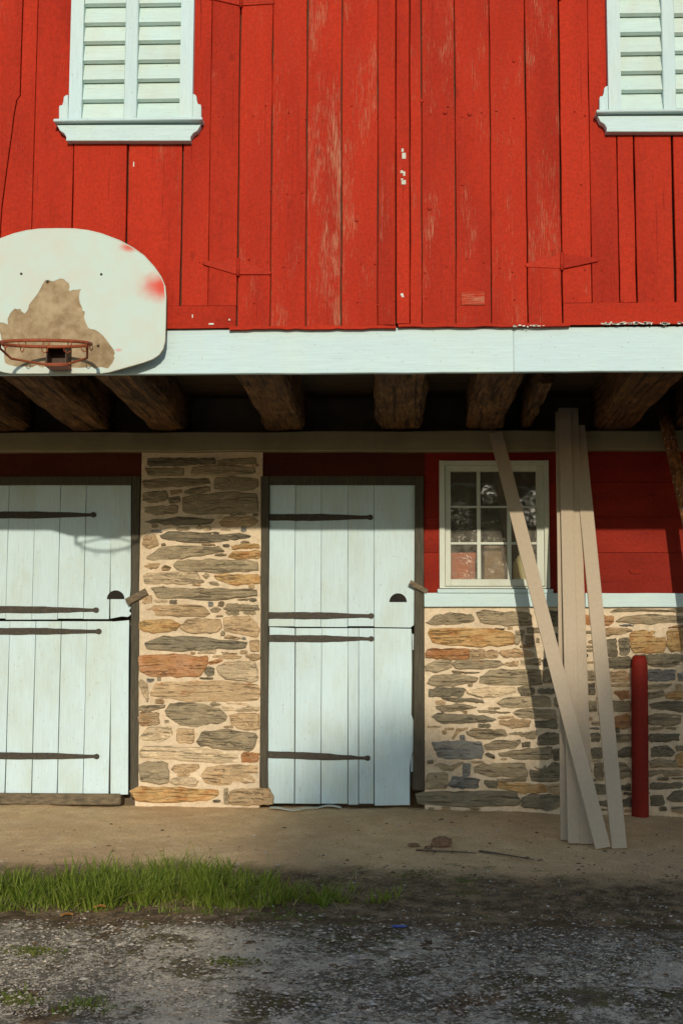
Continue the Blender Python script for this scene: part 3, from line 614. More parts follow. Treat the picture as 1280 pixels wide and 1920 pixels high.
stones(pier, 240, 1160, 4.571, [
 ('o', [100,30,180,8,350,5,450,50,400,105,220,120,100,90]), ('t', [450,60,520,0,790,0,805,70,760,120,560,125,470,100]), ('t', [815,0,900,-25,1050,-15,1120,80,1110,165,900,120,830,100]),
 ('d', [140,215,290,150,560,150,740,175,1020,200,1000,265,740,265,440,280,170,260]), ('t', [825,165,860,142,960,165,940,178]), ('t', [1045,190,1120,185,1125,280,1050,275]),
 ('l', [590,300,650,270,750,265,740,300]), ('t', [800,290,930,295,930,310,820,308]), ('t', [720,325,780,312,970,318,960,340,820,345]), ('t', [1005,320,1060,305,1130,310,1125,345,1070,355]),
 ('r', [690,375,760,350,810,355,760,385,700,392]), ('r', [90,325,200,305,470,310,690,330,660,440,620,495,330,497,190,495,100,445]), ('d', [660,440,690,410,735,430,735,480,690,490,660,470]),
 ('l', [760,420,850,370,1085,365,1110,450,1110,520,1060,545,850,520,780,480]), ('t', [190,640,230,550,350,530,560,540,760,530,1110,555,1130,640,1100,705,560,710,340,685,200,665]),
 ('l', [95,560,110,520,165,570,175,690,160,715,130,640]), ('g', [90,765,140,745,310,738,310,760,170,795,100,785]), ('g', [320,790,370,720,620,735,780,770,850,830,830,895,600,935,460,920,390,880,330,830]),
 ('g', [700,735,740,715,790,740,730,748]), ('l', [830,715,900,700,1030,730,1030,750,860,735]), ('l', [800,755,900,765,915,795,830,785]), ('l', [930,780,1020,760,1110,755,1120,790,930,800]),
 ('t', [865,820,1120,805,1120,950,980,955,880,900]), ('t', [90,850,110,805,260,805,265,905,110,915]), ('l', [85,1030,180,930,370,925,380,1000,290,1070,130,1055]),
 ('t', [410,960,440,938,570,950,555,1065,420,1065]), ('g', [590,1050,640,965,820,955,1080,985,1110,1020,1060,1130,850,1120,610,1085]),
 ('l', [100,1150,130,1100,270,1088,600,1105,940,1160,940,1240,700,1240,280,1200,110,1200]), ('r', [970,1170,1000,1145,1120,1160,1115,1230,980,1230]), ('g', [90,1260,150,1230,330,1235,350,1320,340,1410,230,1415,110,1390]),
 ('t', [370,1290,400,1255,600,1250,610,1275,560,1315,410,1320]), ('l', [360,1390,400,1360,560,1365,605,1400,570,1435,400,1420]), ('t', [625,1340,680,1270,900,1255,1110,1255,1115,1350,1090,1415,780,1440,660,1400]),
 ('o', [15,1470,90,1440,400,1455,760,1470,770,1520,650,1570,260,1580,80,1570]), ('g', [822,1470,858,1460,858,1590,820,1580]), ('t', [870,1470,1200,1450,1240,1530,1230,1600,870,1600])])
fill_gaps(pier, 264, 487, 852, 1505, 6000, 40)
rwall = wallface('stone_wall', 795, 1500, 1130, 1540)
stones(rwall, 780, 1120, 4.571, [
 ('g', [90,215,160,160,280,140,480,140,505,205,470,225,130,240]), ('g', [515,140,560,110,780,125,990,140,985,245,640,235,550,210]), ('o', [105,310,120,265,330,265,600,265,830,300,830,400,720,420,470,415,150,400]),
 ('g', [850,290,930,290,880,400,840,390]), ('g', [940,330,1000,330,1010,400,940,400]), ('d', [680,263,750,268,748,278,690,276]), ('g', [950,258,1070,262,1090,300,960,310]),
 ('r', [80,470,110,440,455,440,450,530,250,530,100,520]), ('t', [458,450,590,450,572,490,590,525,458,530]), ('t', [578,480,640,450,690,460,700,520,604,520]), ('t', [705,460,860,440,1010,470,1000,515,760,520]),
 ('g', [85,590,150,550,295,540,295,610,180,640,90,630]), ('g', [310,560,420,530,700,540,760,580,620,615,350,615]), ('g', [310,630,460,640,540,640,500,660,330,648]), ('t', [770,560,870,545,870,590,770,590]), ('g', [890,540,1060,520,1070,585,900,585]),
 ('g', [90,730,140,670,380,660,530,690,500,735,300,760,130,755]), ('g', [545,680,640,620,1080,615,1070,745,850,750,540,750]), ('d', [110,790,200,770,415,780,390,850,200,855,105,860]),
 ('l', [430,800,560,775,830,770,865,810,750,835,620,860,450,830]), ('d', [870,780,950,755,1010,790,1000,830,900,845]), ('g', [690,910,750,860,1140,840,1165,940,960,945,750,945]), ('d', [215,850,570,870,580,905,240,890]),
 ('g', [175,930,350,915,520,940,440,965,240,980,180,960]), ('g', [530,975,640,970,800,985,790,1000,560,990]), ('d', [140,1020,190,990,560,1010,690,1045,600,1080,250,1085,190,1060]), ('g', [830,995,900,955,1180,960,1200,1040,900,1030]),
 ('t', [700,1025,830,1015,830,1030,720,1045]), ('t', [720,1060,850,1045,980,1060,960,1110,840,1120,730,1095]), ('d', [1010,1060,1200,1048,1210,1125,1030,1120]), ('g', [440,1150,490,1130,760,1130,780,1190,600,1215,480,1200,440,1170]),
 ('t', [310,1220,350,1130,430,1120,430,1140,360,1150,330,1220]), ('g', [790,1170,960,1155,1035,1145,1035,1240,980,1230,900,1190]), ('d', [1040,1240,1060,1190,1130,1160,1225,1175,1225,1265,1050,1268]),
 ('b', [120,1240,380,1230,560,1245,580,1330,550,1390,280,1390,180,1380]), ('g', [590,1265,700,1230,890,1215,900,1250,850,1295,620,1310,594,1300]), ('g', [700,1335,860,1312,1155,1282,1155,1390,900,1390,730,1370]),
 ('d', [908,1250,970,1238,970,1280,912,1280]), ('d', [600,1345,620,1335,675,1365,660,1385,600,1360]), ('d', [1168,1310,1230,1300,1230,1395,1178,1398]), ('g', [490,1460,540,1430,920,1420,950,1500,940,1540,700,1540,500,1515]),
 ('d', [970,1424,1225,1408,1230,1580,1000,1580,970,1500]), ('b', [400,1430,470,1430,455,1535,400,1530]), ('g', [150,1445,210,1420,300,1450,390,1410,398,1426,300,1490,250,1490]), ('g', [85,1580,110,1510,270,1500,270,1640,90,1640]),
 ('b', [278,1610,320,1540,545,1555,530,1640,300,1640]), ('d', [590,1570,695,1580,690,1640,620,1630,590,1600]), ('g', [700,1558,930,1553,930,1580,700,1585]), ('o', [690,1600,760,1590,1115,1600,1115,1680,900,1680,720,1640]),
 ('t', [1130,1610,1225,1600,1225,1690,1130,1670]), ('d', [5,1680,100,1660,850,1660,860,1700,900,1750,880,1790,400,1800,100,1790,10,1770]), ('d', [905,1720,1000,1692,1230,1696,1230,1790,1150,1830,905,1800]),
 ('d', [1105,110,1270,118,1270,245,1105,240]), ('d', [1130,300,1270,325,1270,430,1150,430]), ('g', [1120,450,1270,450,1270,505,1140,505]), ('d', [1090,530,1270,520,1270,600,1090,590]), ('g', [1090,630,1270,620,1270,740,1085,735]),
 ('d', [1040,790,1270,770,1270,830,1050,830]), ('g', [1185,860,1300,860,1300,940,1185,940]), ('d', [1230,1000,1320,1000,1320,1120,1230,1120])])
stones(rwall, 1040, 1120, 3.84, [
 ('g', [395,105,440,85,640,82,730,92,922,80,922,108,640,100]), ('r', [215,120,300,125,420,135,420,175,380,205,220,205]), ('g', [440,170,500,140,700,125,922,130,922,190,720,195,460,180]), ('r', [815,220,870,205,922,200,922,222]),
 ('t', [320,235,400,220,550,230,555,245,480,265,400,275,330,280]), ('d', [330,380,370,310,440,295,450,420,370,420]), ('d', [460,300,530,290,538,380,520,420,465,418]), ('o', [545,260,580,235,790,235,798,330,790,390,700,400,570,400,545,350]),
 ('o', [808,240,922,230,922,380,830,388,806,350]), ('d', [350,440,550,425,550,515,400,510,350,500]), ('d', [565,420,660,412,660,500,565,500]), ('d', [668,410,922,405,922,490,800,508,668,490]), ('t', [360,540,500,522,530,560,520,610,370,615]),
 ('b', [670,514,860,520,865,600,670,608]), ('t', [380,625,540,620,540,645,380,645]), ('g', [670,630,850,620,800,655,670,660]), ('b', [885,550,922,545,922,600,890,600]), ('r', [425,680,540,665,540,735,470,730]), ('g', [670,690,780,670,790,710,680,735]),
 ('o', [800,700,850,680,922,672,922,735,810,730]), ('g', [380,742,540,745,540,830,385,815]), ('d', [680,770,780,752,922,748,922,830,820,815,690,800]), ('r', [395,870,530,840,545,930,480,945,395,920]), ('g', [670,860,760,834,920,850,900,920,680,920]),
 ('g', [690,940,780,930,770,950,690,955]), ('g', [800,945,830,930,880,940,860,955]), ('g', [330,990,540,985,540,1040,380,1045]), ('d', [680,1000,700,980,890,985,900,1030,780,1040,690,1040]), ('d', [435,1130,490,1090,545,1080,545,1150,440,1155]),
 ('d', [690,1080,800,1065,860,1115,840,1150,690,1150]), ('d', [870,1075,922,1070,922,1105,880,1105]), ('o', [868,1140,922,1120,922,1220,885,1220]), ('g', [400,1250,430,1190,500,1200,540,1240,540,1290,400,1310]), ('g', [680,1180,760,1165,870,1180,878,1220,700,1230]),
 ('g', [775,1250,922,1240,922,1290,790,1290]), ('g', [680,1250,768,1245,760,1272,680,1300]), ('d', [455,1370,540,1345,545,1395,480,1390]), ('d', [690,1340,922,1335,922,1380,700,1395]), ('d', [470,1470,545,1440,550,1510,470,1505]),
 ('d', [690,1430,780,1425,790,1500,690,1505]), ('d', [805,1450,860,1402,922,1397,922,1470,850,1475]), ('g', [840,1510,922,1510,922,1555,850,1545]), ('g', [225,530,290,530,290,600,225,600]), ('d', [230,625,285,620,290,700,230,700]), ('g', [245,750,300,750,300,820,245,820]),
 ('d', [260,980,320,980,325,1040,265,1040]), ('d', [265,1090,340,1085,340,1160,270,1160]), ('g', [280,1200,350,1190,350,1300,290,1300]), ('d', [280,1350,360,1350,375,1420,290,1420]), ('g', [300,1470,385,1460,395,1510,305,1505])])
fill_gaps(rwall, 800, 1278, 1142, 1520, 14000, 110)
coursed(rwall, 1284, 1498, 1142, 1535)
lw = wallface('stone_wall', -470, -52, 847, 1520); coursed(lw, -466, -56, 850, 1510)

# ---- door surrounds
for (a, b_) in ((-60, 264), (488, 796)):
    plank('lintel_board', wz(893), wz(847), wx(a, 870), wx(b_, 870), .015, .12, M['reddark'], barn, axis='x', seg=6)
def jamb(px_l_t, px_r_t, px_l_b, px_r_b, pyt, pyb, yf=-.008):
    return plank('door_jamb', (P(px_l_b, pyb, yf).x, P(px_l_t, pyt, yf).x), (P(px_r_b, pyb, yf).x, P(px_r_t, pyt, yf).x), P(px_l_b, pyb, yf).z, P(px_l_t, pyt, yf).z, yf, .15, M['frame'], barn, jit=.002, seg=14, ch=.004)
jamb(247, 262, 243, 259, 893, 1492); jamb(-52, -36, -55, -38, 893, 1492); jamb(489, 504, 488, 502, 893, 1478); jamb(778, 794, 774, 796, 893, 1482)
plank('door_head', wz(908), wz(892), wx(-36, 900), wx(247, 900), -.004, .15, M['frame'], barn, axis='x', seg=6)
plank('door_head', wz(908.5), wz(892), wx(504, 900), wx(778, 900), -.004, .15, M['frame'], barn, axis='x', seg=6)
pbox('door_threshold', -36, 1489, 226, 1509, .0, .15, M['latch'], barn, .008)
pbox('stop_strip', 769, 1195, 777.5, 1478, .040, .10, M['frame'], barn, .002)
# ---- split doors: each leaf is a backing with planks, straps and a dark patch painted as the hand hole
YD = .022
def leaf(bounds, pyt, pyb, hinges, hx, special=None, hole=None):
    (x0, z0), (x1, z1) = XZ(bounds[0], pyb - 6, YD), XZ(bounds[-1] - 8, pyt + 3, YD)
    lf = box('door_leaf', x0 + .01, x1 - .012, YD + .024, YD + .045, z0, z1, M['frame'], barn, 0)
    n = len(bounds) - 1
    for i in range(n):
        a, b_ = bounds[i], bounds[i + 1]; sh = -4 * (1 if a < 300 else .4)    # planks follow the leaf's slight taper
        if special and i in special:
            extr('plank', poly(special[i], YD), YD + random.uniform(-.001, .001), YD + .022, M['doorw'], lf, .0015); continue
        gl, gr = (random.uniform(.001, .0042) if pyb > 1300 else .0012 for _ in range(2)); xm = lambda q: P(q, (pyt + pyb) / 2, YD).x
        plank('plank', (xm(a) + gl, xm(a) + .0009), (xm(b_) - gr, xm(b_) - .0009), P(a, pyb + random.uniform(-1.5, 1.5), YD).z, P(a, pyt, YD).z, YD, .022, M['doorw'], lf, jit=.0006, seg=8, ch=.0016)
    for (py, px1, sl) in hinges:
        pts = []; h0 = 6.4
        for k in range(15):
            t = k / 14; x = hx + (px1 - 7 - hx) * t; h = h0 if t < .55 else h0 - (h0 - 3) * (t - .55) / .45; pts.append((x, py + sl * t - h + random.uniform(-.5, .5)))
        pts += [(px1 - 1 + 5.2 * math.cos(a), py + sl - 5.2 * math.sin(a)) for a in np.linspace(2.2, -2.2, 9)]
        for k in range(14, -1, -1):
            t = k / 14; x = hx + (px1 - 7 - hx) * t; h = h0 if t < .55 else h0 - (h0 - 3) * (t - .55) / .45; pts.append((x, py + sl * t + h + random.uniform(-.5, .5)))
        hg = extr('strap_hinge', poly(pts, YD - .008), YD - .009, YD - .0005, M['iron'], lf, .002)
        for t in (.08, .35, .62, .9):
            c = P(hx + (px1 - hx) * t, py + sl * t, YD - .009); tube('rivet', [c + Vector((0, .004, 0)), c + Vector((0, -.004, 0))], [.005, .003], M['iron'], lf, 7)
    if hole:
        hx_, hy_ = hole; c = [(hx_ + 16.5 * math.cos(a), hy_ - 16.5 * math.sin(a)) for a in np.linspace(math.pi, 0, 13)]
        extr('hand_hole_patch', poly(c, YD - .001), YD - .0035, YD + .01, M['hole_shade'], lf, .0005)  # raised dark patch, coloured as the shade of a hole that is not cut
    return lf
M['hole_shade'] = m_plain('painted_hole_shade', (.012, .010, .008), (.02, .016, .012), 30)  # near-black colour standing for the shade inside the hand hole
b1 = [-34, 14, 63, 111, 159, 207, 245.5]
leaf(b1, 910, 1161, [(966, 176, -1), (1143, 181, 1)], -36, {5: [(207.5, 910), (245.5, 910), (245, 1100), (243, 1125), (245, 1140), (242, 1146), (247, 1151), (240, 1157), (228, 1156), (207, 1160)]}, (217, 1123.5))
leaf(b1, 1165, 1490, [(1184, 186, 0), (1417, 182, 2)], -36, {5: [(208, 1166), (242, 1163), (241, 1240), (240, 1490), (207, 1491)]})
b2 = [504.5, 553, 602, 652, 701, 778]
leaf(b2, 910, 1175, [(970, 695, 0), (1154, 697, 1)], 503, {4: [(701.5, 910), (777.5, 910), (777, 1165), (775, 1173), (769, 1177), (701.5, 1176)]}, (746, 1129))
leaf([504.5, 553, 602, 652, 672, 701, 770], 1178, 1508, [(1197, 697, 1), (1415, 690, 7)], 502,
     {0: [(505, 1176), (552.5, 1178), (551, 1507), (513, 1507), (511, 1493), (507, 1488), (505, 1480), (501, 1476), (503, 1300)],
      5: [(701.5, 1178), (771, 1179), (772, 1250), (771, 1340), (775, 1352), (777, 1378), (776, 1404), (770, 1422), (768, 1440), (768, 1510), (702, 1511)]})
# loose splinters on the worn edge of the lower leaf
extr('loose_splinter', poly([(770, 1422), (777, 1408), (778, 1446), (770, 1448)], YD + .004), YD + .006, YD + .02, M['doorw'], barn, .001)
extr('loose_splinter', poly([(772, 1188), (778, 1190), (777, 1218), (773, 1219)], YD + .004), YD + .006, YD + .02, M['doorw'], barn, .001)
def turnbutton(x0, y0, x1, y1, wd):
    d = Vector((x1 - x0, y1 - y0)); d.normalize(); nn = Vector((-d.y, d.x)) * wd / 2
    pts = [(x0 + nn.x, y0 + nn.y), (x1 + nn.x, y1 + nn.y), (x1 - nn.x, y1 - nn.y), (x0 - nn.x, y0 - nn.y)]
    extr('turn_button', poly(pts, -.03), -.036, -.009, M['latch'], barn, .004)
turnbutton(237, 1129, 274.5, 1109, 13); turnbutton(768, 1092, 801, 1110, 10)

# ---- red panel wall, pale sill band, window
ZPB, ZPT = wz(1113, 900), wz(846, 900)
rp = box('panel_wall', wx(796), XR, .05, .12, ZPB, P(900, 1103, .02).z, M['floorwood'], barn, 0)
box('panel_wall', wx(796), wx(825), .05, .12, P(900, 1103, .02).z + .001, ZPT, M['floorwood'], barn, 0); box('panel_wall', wx(1027), XR, .05, .12, P(900, 1103, .02).z + .001, ZPT, M['floorwood'], barn, 0)
def pan(px0, px1, py0, py1):
    plank('panel_board', P(px0, py1, .02).z + .0008, P(px0, py0, .02).z - .0008, P(px0, py1, .02).x, P(px1, py1, .02).x, .02, .03, M['panelred'], rp, .0, axis='x', seg=10, jit=.0006, ch=.0015)
M['panelred'] = m_paintwood('panel_red_paint', (.27, .022, .010), (.18, .013, .006), (.5, .3, .2), 'x', False)
for py0, py1 in ((846, 905), (905, 970), (970, 1036), (1036, 1114)):
    pan(795, 825, py0, py1); pan(1027, 1490, py0, py1)
pan(825, 1027, 846, 864)
extr('hasp', poly([(1179, 1070), (1184, 1067), (1200, 1068), (1203, 1072), (1199, 1076), (1183, 1076)], .01), .008, .021, M['panelred'], rp, .002)
plank('sill_band', wz(1138.5, 900), wz(1112.5, 900), wx(795), wx(1490), -.035, .15, M['whiteh'], barn, axis='x', jit=.0012, seg=20)
YW = -.004
def wr(name, px0, py0, px1, py1, yf, yb, par, ch=.003, mat='sash'): return pbox(name, px0, py0, px1, py1, yf, yb, M[mat], par, ch)
f0, f1 = P(824, 1103, YW), P(1028, 863, YW); i0, i1 = P(834, 1100, YW), P(1019, 872, YW)
win = merge('window', [bxvf(f0.x, i0.x, YW, .16, f0.z, f1.z), bxvf(i1.x, f1.x, YW, .16, f0.z, f1.z), bxvf(i0.x, i1.x, YW + .001, .16, i1.z, f1.z - .001), bxvf(i0.x, i1.x, YW + .001, .16, f0.z, i0.z)], M['sash'], barn)
YS = .022
wr('sash_stile', 834.5, 873, 844, 1099, YS, YS + .04, win); wr('sash_stile', 1007, 873, 1018.5, 1099, YS, YS + .04, win)
wr('sash_rail', 844.3, 873, 1006.7, 884, YS + .001, YS + .04, win); wr('sash_rail', 844.3, 1086, 1006.7, 1099, YS + .001, YS + .04, win)
for a, b_ in ((894.5, 900), (951.5, 957)): wr('muntin', a, 884.2, b_, 1085.8, YS + .006, YS + .034, win, .002)
cols, rows = ((844.3, 894.3), (900.2, 951.3), (957.2, 1006.7)), ((884.2, 948.3), (952.2, 1016.3), (1021.2, 1085.8))
for a, b_ in ((948.5, 952), (1016.5, 1021)):
    for c0, c1 in cols: wr('glazing_bar', c0, a, c1, b_, YS + .007, YS + .034, win, .002)
for c0, c1 in cols:
    for r0, r1 in rows:
        g = pbox('pane', c0, r0, c1, r1, YS + .020, YS + .024, M['glass'], win, 0)
        g.rotation_euler = (random.uniform(-.006, .006), 0, random.uniform(-.006, .006))
wr('sill', 820, 1104.5, 1037, 1112, -.045, .10, win, .003, 'whiteh')

# ================================================================ THE BASKETBALL HOOP
YB = YF - .075
SMUDGE = []
bbp = [(107, 427.5), (140, 428), (165, 431), (190, 437), (225, 450), (250, 464), (270, 478), (290, 500), (303, 519), (309.5, 536), (311.5, 556), (311, 590), (309.5, 640), (306, 655), (299, 664), (288, 672), (270, 679), (235, 689), (205, 697.5), (190, 699.5), (107, 699.5)]
full = bbp + [(214 - a, b_) for a, b_ in bbp[::-1][1:-1]]
bpoly = [XZ(a, b_ + (214 - 2 * a if a < 107 else 0) * .003, YB) for a, b_ in full]
cb = np.array(bpoly).mean(0)
for px, py, sx, sz, am in ((308, 537, .17, .105, 1.0), (243, 463, .075, .035, .9), (222, 656, .03, .012, .5)):
    q = XZ(px, py, YB); SMUDGE.append((q[0], q[1], sx, sz, am))
hoop = empty('basketball_hoop', (cb[0], YB + .03, ZB))
tag(hoop, 'weathered white fan-shaped basketball backboard with a bare brown patch and bent orange rim', 'basketball hoop')
hx0, hz0 = WL[hoop.name].x, WL[hoop.name].z
bc = extr('backboard', bpoly, YB + .003, YB + .026, M['core'], hoop, .003)
# the painted skin has peeled off in one jagged patch: a sheet with a hole
pk = [(225,335),(240,331),(262,340),(280,334),(300,325),(318,327),(330,338),(345,350),(348,368),(343,384),(352,387),(365,381),(380,382),(405,378),(398,395),(395,420),(399,446),(410,470),(413,487),(425,490),(420,520),(428,545),(440,570),(452,578),(470,580),(490,590),(512,608),(530,630),(548,654),(568,680),(575,700),(568,712),(573,722),(562,748),(540,775),(505,768),(470,776),(455,765),(430,770),(395,772),(360,770),(330,775),(290,770),(250,774),(235,764),(210,770),(185,758),(160,770),(120,764),(80,766),(40,756),(24,745),(20,700),(18,662),(10,640),(2,600),(-12,560),(0,545),(18,546),(40,556),(38,528),(50,500),(66,482),(75,475),(92,480),(100,474),(110,492),(125,500),(140,480),(146,455),(165,430),(185,405),(200,380),(212,355)]
hole = [XZ(a / 2.6667, 400 + b_ / 2.6667, YB) for a, b_ in pk]
bm = bmesh.new()
def ring_edges(pp, y):
    vs_ = [bm.verts.new((x, y, z)) for x, z in pp]
    return [bm.edges.new((vs_[i], vs_[(i + 1) % len(vs_)])) for i in range(len(vs_))]
cpoly = [tuple(cb + (np.array(p) - cb) * .992) for p in bpoly]
E = ring_edges(cpoly, YB) + ring_edges(hole, YB)
bmesh.ops.triangle_fill(bm, edges=E, use_beauty=True)
rr = bmesh.ops.extrude_face_region(bm, geom=bm.faces[:])
for v in [g for g in rr['geom'] if isinstance(g, bmesh.types.BMVert)]: v.co.y += .0035
bmesh.ops.recalc_face_normals(bm, faces=bm.faces)
me = bpy.data.meshes.new('painted_face'); bm.to_mesh(me); bm.free()
link('painted_face', me, m_board(), hoop, (0, 0, 0))
tube('edge_trim', [(x, YB + .004, z) for x, z in [tuple(cb + (np.array(p) - cb) * .993) for p in bpoly]], .005, M['sash'], hoop, 6, closed=True)
for a, b_ in ((89, 528), (190, 514), (40, 513), (184, 648)):
    c = P(a, b_, YB); tube('bolt', [c + Vector((0, .006, 0)), c + Vector((0, -.006, 0))], [.008, .006], M['iron'], hoop, 8)
for px in (20, 195):
    c = P(px, 560, YB); box('mount_block', c.x - .04, c.x + .04, YB + .026, YF - .002, c.z - .2, c.z + .2, M['redh'], hoop, .003)
# bracket and bent rim
a, b_ = P(88, 684, YB - .09), P(127, 650, YB - .09)
RB, RFr = P(106, 650, YB - .10), None
brk = merge('bracket', [bxvf(a.x, b_.x, YB - .012, YB - .004, a.z - .01, b_.z + .012), bxvf(a.x, a.x + .006, YB - .115, YB - .012, a.z, b_.z), bxvf(b_.x - .006, b_.x, YB - .115, YB - .012, a.z, b_.z), bxvf(a.x, b_.x, YB - .115, YB - .012, b_.z - .004, b_.z + .002)], M['rimdark'], hoop)
box('bracket_lip', a.x - .004, b_.x + .004, YB - .122, YB - .012, a.z - .012, a.z + .004, M['rim'], hoop, .002)
rad = .222; xc = (a.x + b_.x) / 2; yb_ = YB - .115; z_b = P(106, 650, yb_).z; tilt = R(9.0)
def rp_(an, dz=0.0, r=rad):                              # an 0 = back of the ring
    u = r * (1 - math.cos(an)); return Vector((xc + r * math.sin(an), yb_ - u * math.cos(tilt), z_b - u * math.sin(tilt) + dz))
rim = tube('rim', [rp_(an) for an in np.linspace(0, 2 * math.pi, 48, endpoint=False)], .0085, M['rim'], hoop, 8, closed=True)
for s in (-1, 1):
    e = rp_(s * 1.75) ; tube('brace', [e, e + Vector((-s * .004, .01, -.025)), Vector((xc + s * .19, yb_ - .14, e.z - .05)), Vector((xc + s * .055, yb_ - .005, a.z - .004)), Vector((xc, yb_ - .002, a.z - .004))], .006, M['rim'], hoop, 6)
for k in range(12):
    an = 2 * math.pi * (k + .5) / 12; c = rp_(an, -.006); t = Vector((math.cos(an), math.sin(an), 0)); tube('net_hook', [c + t * .016, c + t * .016 + Vector((0, 0, -.016)), c + Vector((0, 0, -.026)), c - t * .016 + Vector((0, 0, -.016)), c - t * .016], .0028, M['rim'], rim, 5)

# ================================================================ BOARDS LEANING AGAINST THE BEAM
YBM = -.062
def leaning(b_px, b_py, t_px, t_py, width, label, yoff=0.0, th=.019, over=0.0):
    B = G(b_px, b_py); T = P(t_px, t_py, YBM - th - yoff)
    ax = (T - B); L = ax.length; ax.normalize()
    if over: T = T + ax * over; L += over
    front = Vector((0, -1, 0)); wv = ax.cross(front); wv.normalize(); nv = wv.cross(ax); nv.normalize()
    if nv.y > 0: nv = -nv
    wv = Vector((abs(wv.x), wv.y if wv.x > 0 else -wv.y, wv.z if wv.x > 0 else -wv.z))
    V, F = [], []; n = 10; hw, c = width / 2, .002
    sg = random.uniform(-.010, .010)
    for i in range(n + 1):
        p = B + ax * (L * i / n) + nv * sg * math.sin(math.pi * i / n)
        for a, d in ((-hw, 0), (-hw, th - c), (-hw + c, th), (hw - c, th), (hw, th - c), (hw, 0)): V.append(tuple(p + wv * a + nv * d))
    for i in range(n):
        for j in range(6): F.append((i * 6 + j, i * 6 + (j + 1) % 6, i * 6 + 6 + (j + 1) % 6, i * 6 + 6 + j))
    F.append(tuple(range(6))); F.append(tuple(range(n * 6, n * 6 + 6)))
    V = np.array(V); zmin = min(v[2] - gz(v[0], v[1]) for v in V[:6]); V[:, 2] -= zmin * .7
    o = mesh('leaning_board', V, F, M['primer'], None, origin=(B.x, B.y, B.z)); tag(o, label, 'board', 'boards leaning against the barn'); return o
leaning(1130, 1594, 929, 815, .088, 'primed board crossing diagonally in front of the window and the other boards')
leaning(1160, 1593, 1083, 800, .088, 'rightmost primed board leaning against the barn, nearest the red post', .0)
leaning(1099, 1584, 1071, 772, .084, 'primed board between the diagonal board and the rightmost one, foot hidden', .0, over=.02)
leaning(1077, 1583, 1058, 772, .082, 'upright primed board standing second from left in the leaning bunch', .022, over=.02)
leaning(1063, 1577, 1052, 774, .080, 'leftmost primed board at the back of the leaning bunch, mostly hidden', .0)

# ---- rusty pole leaning at the right edge
T = P(1250, 800, -.11); B = Vector((T.x + .33, -1.02, 0)); B.z = float(gz(B.x, B.y))
n = 16; pts = [B + (T + (T - B).normalized() * .10 - B) * (i / n) for i in range(n + 1)]
o = tube('rusty_pole', pts, [.045 + random.uniform(-.0015, .0015) for _ in pts], M['rust'], None, 14); tag(o, 'rusty brown pole with flaking pale paint leaning at the right edge', 'pole')
# ---- red post
B = G(1200, 1532); T = P(1198, 1230, B.y)
V, F, sg, rws = [], [], 18, []
for i, (t, r_) in enumerate([(-.1, .055), (.3, .0545), (.6, .055), (.93, .0535), (.975, .049), (1.0, .040), (1.004, .0)]):
    c = B + (T - B) * t
    for j in range(sg):
        an = 2 * math.pi * j / sg; k = 1 + .02 * math.sin(3 * an + i); V.append((c.x + r_ * k * math.cos(an), c.y + r_ * k * math.sin(an), c.z))
for i in range(6):
    for j in range(sg): F.append((i * sg + j, i * sg + (j + 1) % sg, (i + 1) * sg + (j + 1) % sg, (i + 1) * sg + j))
o = mesh('post', V, F, M['redpost'], None, (1, 1, 1, .38), smooth=True, origin=tuple(B)); tag(o, 'short round red post standing before the stone wall right of the boards', 'post')

# ================================================================ THINGS SEEN THROUGH THE WINDOW
def solid(name, x, y, z, prof, mat, label, cat, sg=20):
    V, F = [], []
    for r_, h in prof:
        for j in range(sg): V.append((x + r_ * math.cos(2 * math.pi * j / sg), y + r_ * math.sin(2 * math.pi * j / sg), z + h))
    for i in range(len(prof) - 1):
        for j in range(sg): F.append((i * sg + j, i * sg + (j + 1) % sg, (i + 1) * sg + (j + 1) % sg, (i + 1) * sg + j))
    F.append(tuple(range(sg))); F.append(tuple(range((len(prof) - 1) * sg, len(prof) * sg)))
    o = mesh(name, V, F, mat, None, smooth=True, origin=(x, y, z)); tag(o, label, cat); return o
shz = P(900, 1098, .3).z
sh = box('inside_ledge', xa + .005, xb - .005, .075, .70, shz - .03, shz, M['inside'], barn, .003)
ob = P(862, 1085, .15); q = merge('orange_box', [bxvf(ob.x - .06, ob.x + .10, .11, .28, shz, shz + .17), bxvf(ob.x - .068, ob.x + .108, .10, .29, shz + .17, shz + .21), bxvf(ob.x - .03, ob.x + .04, .105, .11, shz + .06, shz + .09)], m_plain('orange_plastic', (.52, .13, .03), (.42, .09, .02), 12, .5))
tag(q, 'orange box seen dimly behind the lower left window pane', 'box')
jb = P(984, 1085, .17); solid('pale_jug', jb.x, .18, shz, [(.075, 0), (.08, .02), (.08, .14), (.05, .19), (.025, .21), (.025, .25)], m_plain('pale_yellow_plastic', (.62, .56, .26), (.55, .48, .2), 8, .4), 'pale yellow jug behind the lower right window pane', 'jug')
bq = P(928, 1085, .2); q = merge('tan_carton', [bxvf(bq.x - .075, bq.x + .085, .16, .33, shz, shz + .26), bxvf(bq.x - .075, bq.x + .085, .156, .16, shz + .12, shz + .135)], m_plain('brown_cardboard', (.36, .25, .14), (.30, .2, .11), 20)); tag(q, 'brown carton seen dimly behind the lower middle window pane', 'carton')

